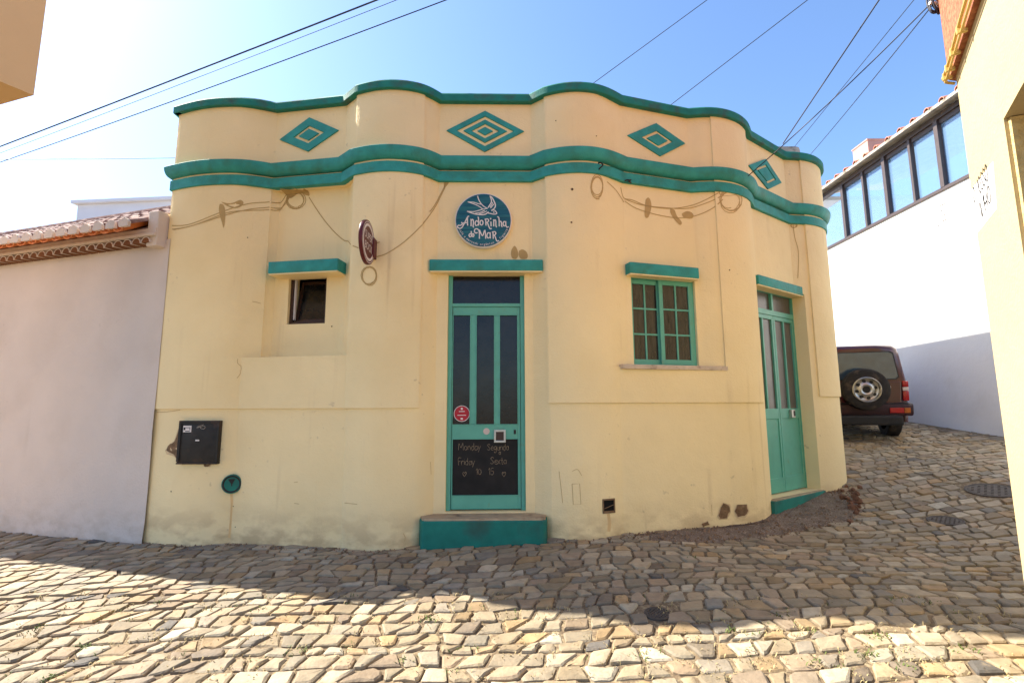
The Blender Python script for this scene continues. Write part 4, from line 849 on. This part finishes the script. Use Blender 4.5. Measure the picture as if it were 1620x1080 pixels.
mb = MB(); mb.box(PPt(tn, (zc - .5) / 2, 0) + back * 1.5 - PN3 * .0 + PD3 * .012, (2.96, .02, zc + .49), (back, Vector((-back.y, back.x, 0)), Zv)); mb.build('rough_panel', M_ROUGH, cb)
ur = [PPt(-.035, 0, .03), PPt(near, 0, .03), PPt(near, 0) + back * 3, PPt(-.035, 0) + Vector((3.5, .6, 0))]
MB().prism([(q.x, q.y) for q in ur], (0, 0, 0), Vector((1, 0, 0)), Vector((0, 1, 0)), Zv, zt_ + .001, zt_ + 2.4).build('roughcast_storey', M_ORAN, cb)
mb = MB(); mb.tube([PPt(-.03, zt_ + .02, .06), PPt(.2, zt_ + .02, .055), PPt(.6, zt_ + .025, .06), PPt(near, zt_ + .02, .06)], .009, 8)
mb.tube([PPt(-.03, zt_ - .012, .05), PPt(near, zt_ - .012, .05)], .007, 8); mb.tube([PPt(-.03, zt_ + .02, .06), PPt(-.04, zt_ - .01, .04), PPt(-.045, zt_ - .03, .0)], .009, 8)
yp = mb.build('wall_pipe', M_PIPE, cb, smooth=50); mb = MB()
for t in (.02, .12, .30, .52): MB().box(PPt(t, zt_ + .004, .045), (.016, .05, .05), (PD3, PN3, Zv), .004).build('pipe_clip', M_PIPE, yp)
# name plaque and letters
ta, za = PH(1541, 322); tb_, zb_ = PH(1576, 258)
mb = MB(); q = [PH(1537, 300), PH(1572, 255), PH(1578, 330), PH(1543, 373)]
mb.prism([(a, z) for a, z in q], Vector((PC.x, PC.y, 0)), PD3, Zv, PN3, .0, .0012); pq_ = mb.build('name_plaque', M_WHITEB, cb)
mb = MB()
for txt, p0, p1 in (('O NOSSO', (1542, 323), (1566, 283)), ('NINHO', (1550, 352), (1571, 316))):
    (t0, z0_), (t1, z1_) = PH(*p0), PH(*p1); st, wd = strokes_text(txt, 1.); kx = (t1 - t0) / wd; hh = .105
    for q in st: mb.ribbon([PPt(t0 + x * kx, z0_ + (z1_ - z0_) * x / wd + y * hh, .003) for x, y in q], PN3, .011)
mb.build('name_lettering', M_DKMET, pq_, fix=False)
# cables bundled on the corner of the roughcast
cbm = empty('cable_bundle', PPt(-.05, zt_ + .3, .05), 'black cables looped on the corner of the orange roughcast wall', 'cable')
o = PPt(-.06, PH(1483, 40)[1] - .0, .05); rr = random.Random(2); mb = MB()
for k in range(5):
    q = [o + Vector((rr.gauss(0, .012), rr.gauss(0, .012), .45)), o + Vector((rr.gauss(0, .012), 0, .16)), o + Vector((-.02 + rr.gauss(0, .015), rr.gauss(0, .015), .04)), o + Vector((rr.gauss(0, .02), rr.gauss(0, .02), -.05 + rr.gauss(0, .01))), o + Vector((.04, 0, -.02)), o + Vector((.05, .0, .2)), o + Vector((.07, 0, .5))]
    mb.tube(catmull(q, 5), .006, 6)
mb.build('cable_loop', M_CABLE, cbm, smooth=60); MB().tube(catmull([o + Vector((.03, 0, -.06)), o + Vector((.035, 0, .1)), o + Vector((.06, 0, .5))], 5), .009, 6).build('orange_conduit', M_TERR, cbm, smooth=60); MB().tube([o + Vector((-.03, 0, .01)), o + Vector((.03, 0, .0))], .012, 8).build('insulator', M_SIGNW, cbm, smooth=60)
# ================================================================== white house with sunroom (right, behind the car)
wh = empty('white_sunroom_house', (XW, 10, 0), 'tall white wall topped by a brown framed glass sunroom', 'building')
dirw = Vector((14 / 770, 1, 0)).normalized(); nw = Vector((-dirw.y, dirw.x, 0))
def WX(px, py):      # point of the wall plane
    d = ray(px, py); t = (Vector((XW, 8, 0)).dot(nw)) / d.dot(nw); return EYE + d * t
def WQ(y, z, d=0.): return Vector((XW, 8, 0)) + dirw * (y - 8) + nw * d + Zv * z - Vector((0, 0, 0))
zsill = WX(1449, 324).z; zeave = WX(1449, 192).z; yA = 5.5; yB = WX(1306, 400).y + 5.5
def wbox(y0, y1, z0, z1, d0, d1, bev=0): return MB().box(WQ((y0 + y1) / 2, (z0 + z1) / 2, (d0 + d1) / 2), (abs(y1 - y0), abs(d1 - d0), z1 - z0), (dirw, nw, Zv), bev)
wbox(yA, yB, -.5, zsill, -.35, 0).build('wall', M_WHITEB, wh)
wbox(yA, yB, zsill - 3.2, zsill - .05, -6, -.35).build('house_body', M_WHITEB, wh)
wbox(yA, yB, zsill - 1.13, zsill - 1.11, -.01, .012).build('string_line', M_WHITEB, wh)
mull = [WX(x, y).y for x, y in ((1341, 384), (1373.5, 364), (1408.5, 347), (1449.5, 322), (1494.5, 300))]
ys = [yA + .4] + [2 * mull[4] - mull[3]] + mull[::-1]; ys = [mull[0], mull[1], mull[2], mull[3], mull[4], 2 * mull[4] - mull[3], 3 * mull[4] - 2 * mull[3] - .1]
yend = WX(1300, 404).y + 4.
zst = zeave - .22; fr = MB()
sun = wbox(min(ys), yend, zsill, zsill + .06, -.10, .03).build('sunroom_frame', M_FRAME, wh)
wbox(min(ys), yend - 4, zst - .05, zst + .05, -.10, .03).build('frame_bar', M_FRAME, sun)
for i, y in enumerate(ys): wbox(y - (.042 if i % 2 == 0 else .028), y + (.042 if i % 2 == 0 else .028), zsill + .06, zst - .05, -.10, .035 if i % 2 == 0 else .025).build('mullion', M_FRAME, sun)
for y0, y1 in zip(ys[1:], ys[:-1]):
    wbox(y0 + .05, y1 - .05, zsill + .06, zst - .05, -.05, -.042).build('pane', M_GLASS, sun)
    wbox(y0 + .05, y1 - .05, zst - .14, zst - .05, -.038, -.01).build('head_bar', M_FRAME, sun)
wbox(ys[0] + .05, ys[0] + 2.2, zsill + .06, zst - .35, -.05, -.042).build('pane', M_GLASS, sun)
wbox(min(ys), ys[0] + 2.0, zsill + .0, zsill + .9, -2.6, -2.55).build('inner_wall', M_WHITEB, wh)
wbox(min(ys), ys[0] + 2.0, zst - .4, zst - .32, -2.6, -.15).build('inner_beam', M_WHITEB, wh) if False else None
# roof over the sunroom with a row of clay tile ends
yr1 = WX(1288, 266).y
mb = MB(); mb.prism([(.22, zst + .05), (.22, zst + .11), (-2.8, zst + .75), (-2.8, zst + .69)], WQ(min(ys), 0), nw, Zv, dirw, 0, yr1 - min(ys)); rf = mb.build('roof', M_CONC, wh)
k = 0; y = min(ys)
def rtile(y, d0, d1, r0=.062):
    mb = MB(); V = []; n = 7
    for d in (d0, d1):
        for rr_ in (r0, r0 - .015):
            for j in range(n + 1): a = math.pi * j / n; V.append(WQ(y + rr_ * math.cos(a), zst + .11 + (.22 - d) * .212 + rr_ * math.sin(a), d))
    m = n + 1; F = []
    for j in range(n): F += [(j, j + 1, 2 * m + j + 1, 2 * m + j), (m + j, 3 * m + j, 3 * m + j + 1, m + j + 1), (j, m + j, m + j + 1, j + 1)]
    return mb.add(V, F)
MT = M('new_clay_tile', (.50, .20, .13), .85, .25, 9, .2, 60)
while y < yr1:
    rtile(y, .235, -.5).build('roof_tile', MT, rf, smooth=50); y += .33
# pale sloping end roof and chimney
p = WX(1305, 293); mb = MB(); mb.prism([(yr1, zst + .02), (yr1, zst + .12), (yr1 + 3.5, zst - .28), (yr1 + 3.5, zst - .38)], WQ(0, 0) , dirw, Zv, nw, -2.8, .1)
for i, q in enumerate(mb.v): pass
mb.build('end_roof', M_WHITEB, wh)
ch_ = at_x(1383, 262, XW + 2.3); MB().box((XW + 2.3, ch_.y, ch_.z), (.7, .6, 1.2), bev=.01).build('chimney', M_PINK, wh)
MB().box((XW + 2.3, ch_.y, ch_.z + .62), (.74, .64, .04), bev=.01).build('chimney_cap', M_PINK, wh)
for (x, y, h) in ((1487, 338, 46), (1343, 408, 40)):
    p = WX(x, y); dd = p.y
    mb = MB(); mb.box(WQ(dd + .06, p.z, .012), (.05, .024, h * dd / FPX * .8), (dirw, nw, Zv), .01); sv = mb.build('vent_grille', M_WHITEB, wh); mb = MB()
    for j in range(4): mb.box(WQ(dd - .07, p.z - .15 + j * .10, .01), (.12, .02, .012), (dirw, nw, Zv))
    mb.build('louvre', M_WHITEB, sv)
# ================================================================== parked car
CA = R(20); CF = Vector((math.sin(CA), math.cos(CA), 0)); CR = Vector((math.cos(CA), -math.sin(CA), 0))
cp = at_y(1364, 690, 8.55); CO = Vector((cp.x, cp.y, gz(cp.x, cp.y) - .02)); CO.z = at_y(1410, 697, 8.7).z
cslope = (gz(CO.x + CF.x * 2.2, CO.y + CF.y * 2.2) - gz(CO.x, CO.y)) / 2.2; CFz = (CF + Zv * cslope * .8).normalized(); CU = CR.cross(CFz); CR = CR * .93
car = empty('parked_car', CO, 'dark red off-roader with spare wheel on its back, parked up the side street', 'car')
def CP(x, y, z): return CO + CR * x + CFz * y + CU * z
def loft(rings, cap=True):
    mb = MB(); n = len(rings[0])
    for r_ in rings: mb.v += [tuple(q) for q in r_]
    mb.f = [(i * n + j, i * n + (j + 1) % n, (i + 1) * n + (j + 1) % n, (i + 1) * n + j) for i in range(len(rings) - 1) for j in range(n)]
    if cap: mb.f += [tuple(range(n)), tuple((len(rings) - 1) * n + j for j in range(n))]
    return mb
def csec(y, zr, hw, rw, zb=.46, belt=1.03, lean=0.):
    half = [(hw - .05, zb), (hw, zb + .12), (hw + .012, .80), (hw - .005, belt), (rw + .045, zr - .14), (rw + .015, zr - .06), (rw - .05, zr - .015), (rw - .3, zr)]
    pts = half + [(-x, z) for x, z in half[::-1]]; return [CP(x, y + lean * max(0, z - belt), z) for x, z in pts]
body = loft([csec(.0, 1.60, .70, .575, .50), csec(.03, 1.635, .735, .60), csec(.10, 1.655, .755, .615), csec(1.2, 1.67, .765, .625), csec(1.95, 1.64, .765, .615), csec(2.05, 1.62, .765, .60)])
body.build('body', M_RED, car, smooth=38, bevel=.0)
loft([csec(2.04, 1.12, .76, .70, belt=1.0), csec(3.1, 1.05, .745, .68, belt=.95), csec(3.35, .98, .70, .62, belt=.9)]).build('bonnet', M_RED, car, smooth=38)
mb = MB(); mb.add([CP(-.60, 2.03, 1.58), CP(.60, 2.03, 1.58), CP(.68, 2.42, 1.08), CP(-.68, 2.42, 1.08), CP(-.60, 1.9, 1.58), CP(.60, 1.9, 1.58), CP(.68, 2.0, 1.08), CP(-.68, 2.0, 1.08)], [(0, 1, 2, 3), (0, 4, 5, 1), (1, 5, 6, 2), (2, 6, 7, 3), (3, 7, 4, 0)]); mb.build('windscreen', M_CGLASS, car)
def quad_panel(pts, th, nvec): P = [Vector(q) for q in pts]; n = len(P); return MB().add(P + [q + nvec * th for q in P], [tuple(range(n)), tuple(range(n, 2 * n))[::-1]] + [(i, (i + 1) % n, n + (i + 1) % n, n + i) for i in range(n)])
back_ = -CFz
rg = [(-.56, 1.07), (-.60, 1.11), (-.535, 1.50), (-.48, 1.53), (.48, 1.53), (.535, 1.50), (.60, 1.11), (.56, 1.07)]
def yb(z): return .0 + max(0, z - 1.03) * .0
quad_panel([CP(x * 1.035, -.004, 1.30 + (z - 1.30) * 1.06) for x, z in rg], .006, back_).build('window_seal', M_PLAS, car)
quad_panel([CP(x, -.011, z) for x, z in rg], .004, back_).build('rear_window', M_CGLASS, car, bevel=.002)
tg = [(-.62, .60), (-.64, 1.02), (.64, 1.02), (.62, .60)]; 
quad_panel([CP(x, -.002, z) for x, z in tg], .014, back_).build('tailgate', M_RED, car, bevel=.006)
for sd in (1, -1):
    mb = MB(); mb.add([CP(sd * .755, .28, 1.08), CP(sd * .765, 1.0, 1.08), CP(sd * .668, 1.0, 1.53), CP(sd * .660, .34, 1.53), CP(sd * .70, .28, 1.08), CP(sd * .70, 1.0, 1.08), CP(sd * .62, 1.0, 1.53), CP(sd * .62, .34, 1.53)], [(0, 1, 2, 3), (4, 7, 6, 5), (0, 4, 5, 1), (1, 5, 6, 2), (2, 6, 7, 3), (3, 7, 4, 0)]); mb.build('side_window', M_CGLASS, car)
    # light cluster on the corner
    for z0_, z1_, m_ in ((.93, 1.03, M_LAMPR), (.865, .928, M_LAMPW), (.70, .863, M_LAMPR)):
        MB().box(CP(sd * .705, .012, (z0_ + z1_) / 2), (.09, .07, z1_ - z0_), (CR, CFz, CU), .012).build('tail_lamp', m_, car, smooth=40)
    mb = MB(); mb.box(CP(sd * .84, 1.95, 1.13), (.16, .08, .24), (CR, CFz, CU), .03); mb.build('wing_mirror', M_PLAS, car, smooth=40)
    for y in (.62, 2.85):
        wc = CP(sd * .64, y, .335); wo_ = MB().lathe([(.20, -.095), (.305, -.10), (.335, -.075), (.342, 0), (.335, .075), (.305, .10), (.20, .095)], wc, CR, 32, False).build('wheel', M_RUB, car, smooth=40)
        MB().lathe([(0, .05 * sd), (.13, .055 * sd), (.19, .085 * sd), (.205, .094 * sd)], wc, CR, 28, False).build('rim', M_STEEL, wo_, smooth=40)
        pts = [CP(sd * .74, y + .43 * math.cos(a), .36 + .42 * math.sin(a)) for a in np.linspace(-.1, math.pi + .1, 15)]; MB().tube(pts, .045, 8).build('wheel_arch', M_RED, car, smooth=60)
    MB().box(CP(sd * .745, .06, .56), (.10, .26, .2), (CR, CFz, CU), .04).build('bumper_end', M('dark_bumper', (.03, .008, .010), .5, .2, 9), car, smooth=40)
MB().box(CP(0, -.06, .555), (1.50, .2, .19), (CR, CFz, CU), .03).build('bumper', M('dark_bumper', (.03, .008, .010), .5, .2, 9), car, smooth=40)
MB().box(CP(0, -.02, .655), (1.44, .18, .02), (CR, CFz, CU), .008).build('bumper_step', M_PLAS, car)
for sd in (1, -1):
    MB().box(CP(sd * .50, -.166, .555), (.21, .02, .085), (CR, CFz, CU), .006).build('bumper_lamp', M_LAMPR, car); MB().box(CP(sd * .655, -.166, .555), (.09, .02, .085), (CR, CFz, CU), .006).build('bumper_lamp', M_LAMPO, car)
MB().box(CP(0, .9, .40), (1.1, 2.4, .16), (CR, CFz, CU), .03).build('underbody', M_PLAS, car)
MB().tube([CP(-.66, .62, .33), CP(.66, .62, .33)], .05, 10).build('axle', M_PLAS, car, smooth=60)
MB().box(CP(.0, 1.02, 1.22), (1.05, .12, .42), (CR, CFz, CU), .04).build('seat_row', M_PLAS, car)
# spare wheel
sc_c = CP(.03, -.20, .915)
sw = MB().lathe([(.19, .085), (.215, .10), (.30, .105), (.335, .085), (.348, .03), (.348, -.03), (.335, -.085), (.30, -.105), (.20, -.10), (.185, -.05)], sc_c, CFz, 48, False).build('spare_wheel', M_RUB, car, smooth=35)
mb = MB(); mb.lathe([(.212, -.100), (.200, -.112), (.188, -.10), (.180, -.055), (.150, -.045), (.13, -.066), (.085, -.082), (.06, -.074), (.055, -.04), (0, -.04)], sc_c, CFz, 40, False); sr = mb.build('rim', M_STEEL, sw, smooth=35)
for k in range(8):
    a = 2 * math.pi * k / 8 + .2; q = sc_c + CR * (.142 * math.cos(a)) + CU * (.142 * math.sin(a)); MB().lathe([(0, -.071), (.026, -.071), (.028, -.05)], q, CFz, 14, False).build('rim_hole', M_PLAS, sr)
MB().lathe([(0, -.078), (.05, -.078), (.056, -.06)], sc_c, CFz, 18, False).build('hub', M_DKMET, sr)
MB().tube([sc_c, sc_c + CFz * .2], .07, 12).build('spare_mount', M_PLAS, sw)
MB().lathe([(0, -.02), (.042, -.02), (.042, -.01)], CP(.44, 0, .93), CFz, 18, False).build('round_badge', M_LAMPW, car)
# crumpled sheet under the car
bm = bmesh.new(); bmesh.ops.create_icosphere(bm, subdivisions=4, radius=1); mb = MB(); tc_ = CP(-.25, 1.9, .10)
bm.verts.index_update()
for q in bm.verts:
    d = 1 + .35 * noise.noise(q.co * 2.2) + .18 * noise.noise(q.co * 5.5); mb.v.append(tuple(tc_ + CR * (q.co.x * .55 * d) + CFz * (q.co.y * .28 * d) + CU * (q.co.z * .17 * d)))
mb.f = [tuple(v_.index for v_ in f_.verts) for f_ in bm.faces]; bm.free()
mb.build('crumpled_tarp', M_TARP, smooth=25, label='crumpled grey tarp lying on the road under the red car', cat='tarp')
# ================================================================== overhead cables
def cable(p0, p1, y0, y1, r_, sag, label, ext0=0., ext1=0.):
    a = at_y(*p0, y0); b = at_y(*p1, y1); d = b - a; a2 = a - d * ext0; b2 = b + d * ext1; L = (b2 - a2)
    pts = [a2 + L * t - Zv * (4 * sag * t * (1 - t)) for t in np.linspace(0, 1, 17)]; return MB().tube(pts, r_, 6).build('overhead_cable', M_CABLE, smooth=60, label=label, cat='cable', group='overhead cables')
cable((0, 230), (592, 0), 8, 5.5, 0.0109, .03, 'thickest black cable slanting across the white sky at upper left', .6, .35)
cable((0, 239), (620, 0), 8, 5.5, 0.0041, .05, 'thin grey cable just under the thickest cable at upper left', .6, .35)
cable((0, 250), (688, 0), 8, 5.2, 0.0068, .10, 'lowest slanting cable at upper left, above the cafe parapet', .6, .35)
cable((0, 251), (274, 250), 6.2, 5.9, 0.0041, .01, 'single level cable ending at the left corner of the cafe', .4, .02)
cable((944, 128), (1119, 0), 6.5, 6, 0.0048, .0, 'leftmost of the cables rising right above the cafe roof', .25, .5)
cable((1064, 164), (1278, 0), 7, 6, 0.0054, .0, 'second cable from the left rising right above the cafe roof', .25, .5)
cable((1241, 224), (1391, 0), 7.4, 5.5, 0.0095, .0, 'dark thick cable rising from the concrete chimney block', .02, .5)
aw = WP(*s_of(1166, 286), .12); pa = proj(aw)
cable(pa, (1474, 4), aw.y, 3.6, .0055, 0.0340, 'cable rising from the teal cornice to the orange corner', 0, .02)
cable((1262, 226), (1446, 0), 8, 5.2, 0.0048, .0, 'thin cable beside the dark thick one above the chimney block', .25, .4)
cable((1282, 243), (1477, 6), 8, 3.8, 0.0048, .03, 'rightmost thin cable crossing the blue sky to the orange corner', .25, .02)
# ================================================================== small things on the street
def lid(px, py, z, r_, label):
    p = on_ground(px, py); z = p.z; e = .1
    n = Vector((-(gz(p.x + e, p.y) - gz(p.x - e, p.y)) / .2, -(gz(p.x, p.y + e) - gz(p.x, p.y - e)) / .2, 1)).normalized(); o = Vector((p.x, p.y, z + .006))
    mb = MB(); mb.lathe([(0, .004), (r_ * .86, .004), (r_ * .88, .0), (r_ * .92, .006), (r_, .006), (r_ * 1.02, -.05)], o, n, 30, False)
    a = n.orthogonal().normalized(); b = n.cross(a)
    for i in range(-3, 4):
        for j in range(-3, 4):
            if math.hypot(i, j) < 3.3: mb.box(o + a * (i * r_ * .23) + b * (j * r_ * .23) + n * .006, (r_ * .1, r_ * .1, .006), (a, b, n))
    mb.build('manhole_cover', M_IRON, smooth=30, label=label, cat='manhole cover', group='iron covers in the street')
lid(1570, 776, .5, .24, 'iron cover in the cobbles farthest up the side street'); lid(1496, 824, .3, .15, 'iron cover in the shaded cobbles before the side street'); lid(1040, 972, -.05, .085, 'small dark iron cover near the shadow edge on the cobbles')
rr = random.Random(21)
rb = MB()
for k in range(46):
    base = at_z(1349 + rr.gauss(0, 9), 776 + rr.gauss(0, 5), .36); r_ = abs(rr.gauss(.014, .010)) + .008
    o = Vector((base.x, base.y, gz(base.x, base.y) + r_ * .5 + (rr.uniform(0, .05) if k % 3 == 0 else 0))); bm = bmesh.new(); bmesh.ops.create_icosphere(bm, subdivisions=1, radius=r_); bm.verts.index_update()
    rb.add([o + q.co * rr.uniform(.7, 1.3) for q in bm.verts], [[v_.index for v_ in f_.verts] for f_ in bm.faces]); bm.free()
rb.build('rubble', M('red_rubble', (.17, .085, .05), .95, .4, 12, .5, 40), label='reddish rubble at the foot of the cafe corner', cat='rubble', kind='stuff')
# pebbles and grit along the foot of the wall
gr = MB(); s_a, s_b = S(240, 700), S(1320, 700)
for k in range(650):
    s = rr.uniform(s_a, s_b); d = abs(rr.gauss(.0, .07)) + .01; p = WP(s, .1, d)
    if abs(p.x + .3) < .66: continue
    r_ = rr.uniform(.003, .013); o = Vector((p.x, p.y, gz(p.x, p.y) + .012)); gr.add([o + Vector((r_, 0, 0)), o + Vector((-r_ * .5, r_ * .9, 0)), o + Vector((-r_ * .6, -r_ * .8, 0)), o + Vector((0, 0, r_ * 1.2)), o - Vector((0, 0, r_))], [(0, 1, 3), (1, 2, 3), (2, 0, 3), (1, 0, 4), (2, 1, 4), (0, 2, 4)])
for k in range(900):
    a_, b_ = rr.sample(range(len(asph)), 2); f_ = rr.random(); p = (Vector(asph[a_]) * f_ + Vector(asph[b_]) * (1 - f_)); p = p + Vector((rr.gauss(0, .05), rr.gauss(0, .05)))
    if inside(p, cafe_poly): continue
    r_ = abs(rr.gauss(.006, .005)) + .002; o = Vector((p.x, p.y, gz(p.x, p.y) + .013)); gr.add([o + Vector((r_, 0, 0)), o + Vector((-r_ * .5, r_ * .9, 0)), o + Vector((-r_ * .6, -r_ * .8, 0)), o + Vector((0, 0, r_ * 1.1)), o - Vector((0, 0, r_))], [(0, 1, 3), (1, 2, 3), (2, 0, 3), (1, 0, 4), (2, 1, 4), (0, 2, 4)])
gr.build('grit', M('wall_foot_grit', (.20, .13, .08), .95, .4, 20), label='brown grit gathered along the foot of the cafe wall', cat='grit', kind='stuff')
# weeds and straw in the joints
wd = MB(); stw = MB()
spots = [(62, 1000), (315, 1010), (415, 970), (390, 1020), (680, 985), (575, 1013), (640, 1050), (915, 972), (1160, 1000), (1200, 1003), (1290, 1050), (1330, 1055), (1370, 1040), (1500, 1028), (1535, 1030), (1550, 1045), (1390, 1010), (1340, 925), (80, 1078), (960, 1058), (1080, 812), (560, 1015), (1010, 1045), (1240, 1000), (1440, 1060), (1600, 1072), (130, 1030), (220, 1055), (470, 1035), (1060, 968), (1090, 880)]
def blades(mb, x, y, n, h, sp_, w_):
    z = gz(x, y) + .005
    for _ in range(n):
        a = rr.uniform(0, 6.28); q = Vector((x + rr.gauss(0, sp_), y + rr.gauss(0, sp_ * .7), z)); d = Vector((math.cos(a), math.sin(a), 0)); hh = h * rr.uniform(.5, 1.2)
        mb.ribbon([q, q + d * hh * .4 + Zv * hh * .7, q + d * hh * .9 + Zv * hh * .9], d.cross(Zv).cross(d).normalized(), [w_ * .6, w_, w_ * .15])
for px, py in spots[::2]:
    p = at_z(px, py, gz(*at_z(px, py, 0).xy)); blades(wd, p.x, p.y, rr.randint(14, 34), .022, .035, .008)
for _ in range(420):
    px, py = rr.uniform(0, 1620), rr.uniform(940, 1080); p = at_z(px, py, 0); p = at_z(px, py, gz(p.x, p.y)); blades(wd if rr.random() < .12 else stw, p.x, p.y, rr.randint(3, 8), .022, .03, .006)
wd.build('weeds', M_GRASS, label='small green weeds growing in the joints between cobbles', cat='weeds', kind='stuff', fix=False)
stw.build('dry_straw', M_STRAW, label='dry straw and dead grass caught between the cobbles', cat='straw', kind='stuff', fix=False)
print('stones', len(stones), 'objects', len(bpy.data.objects))
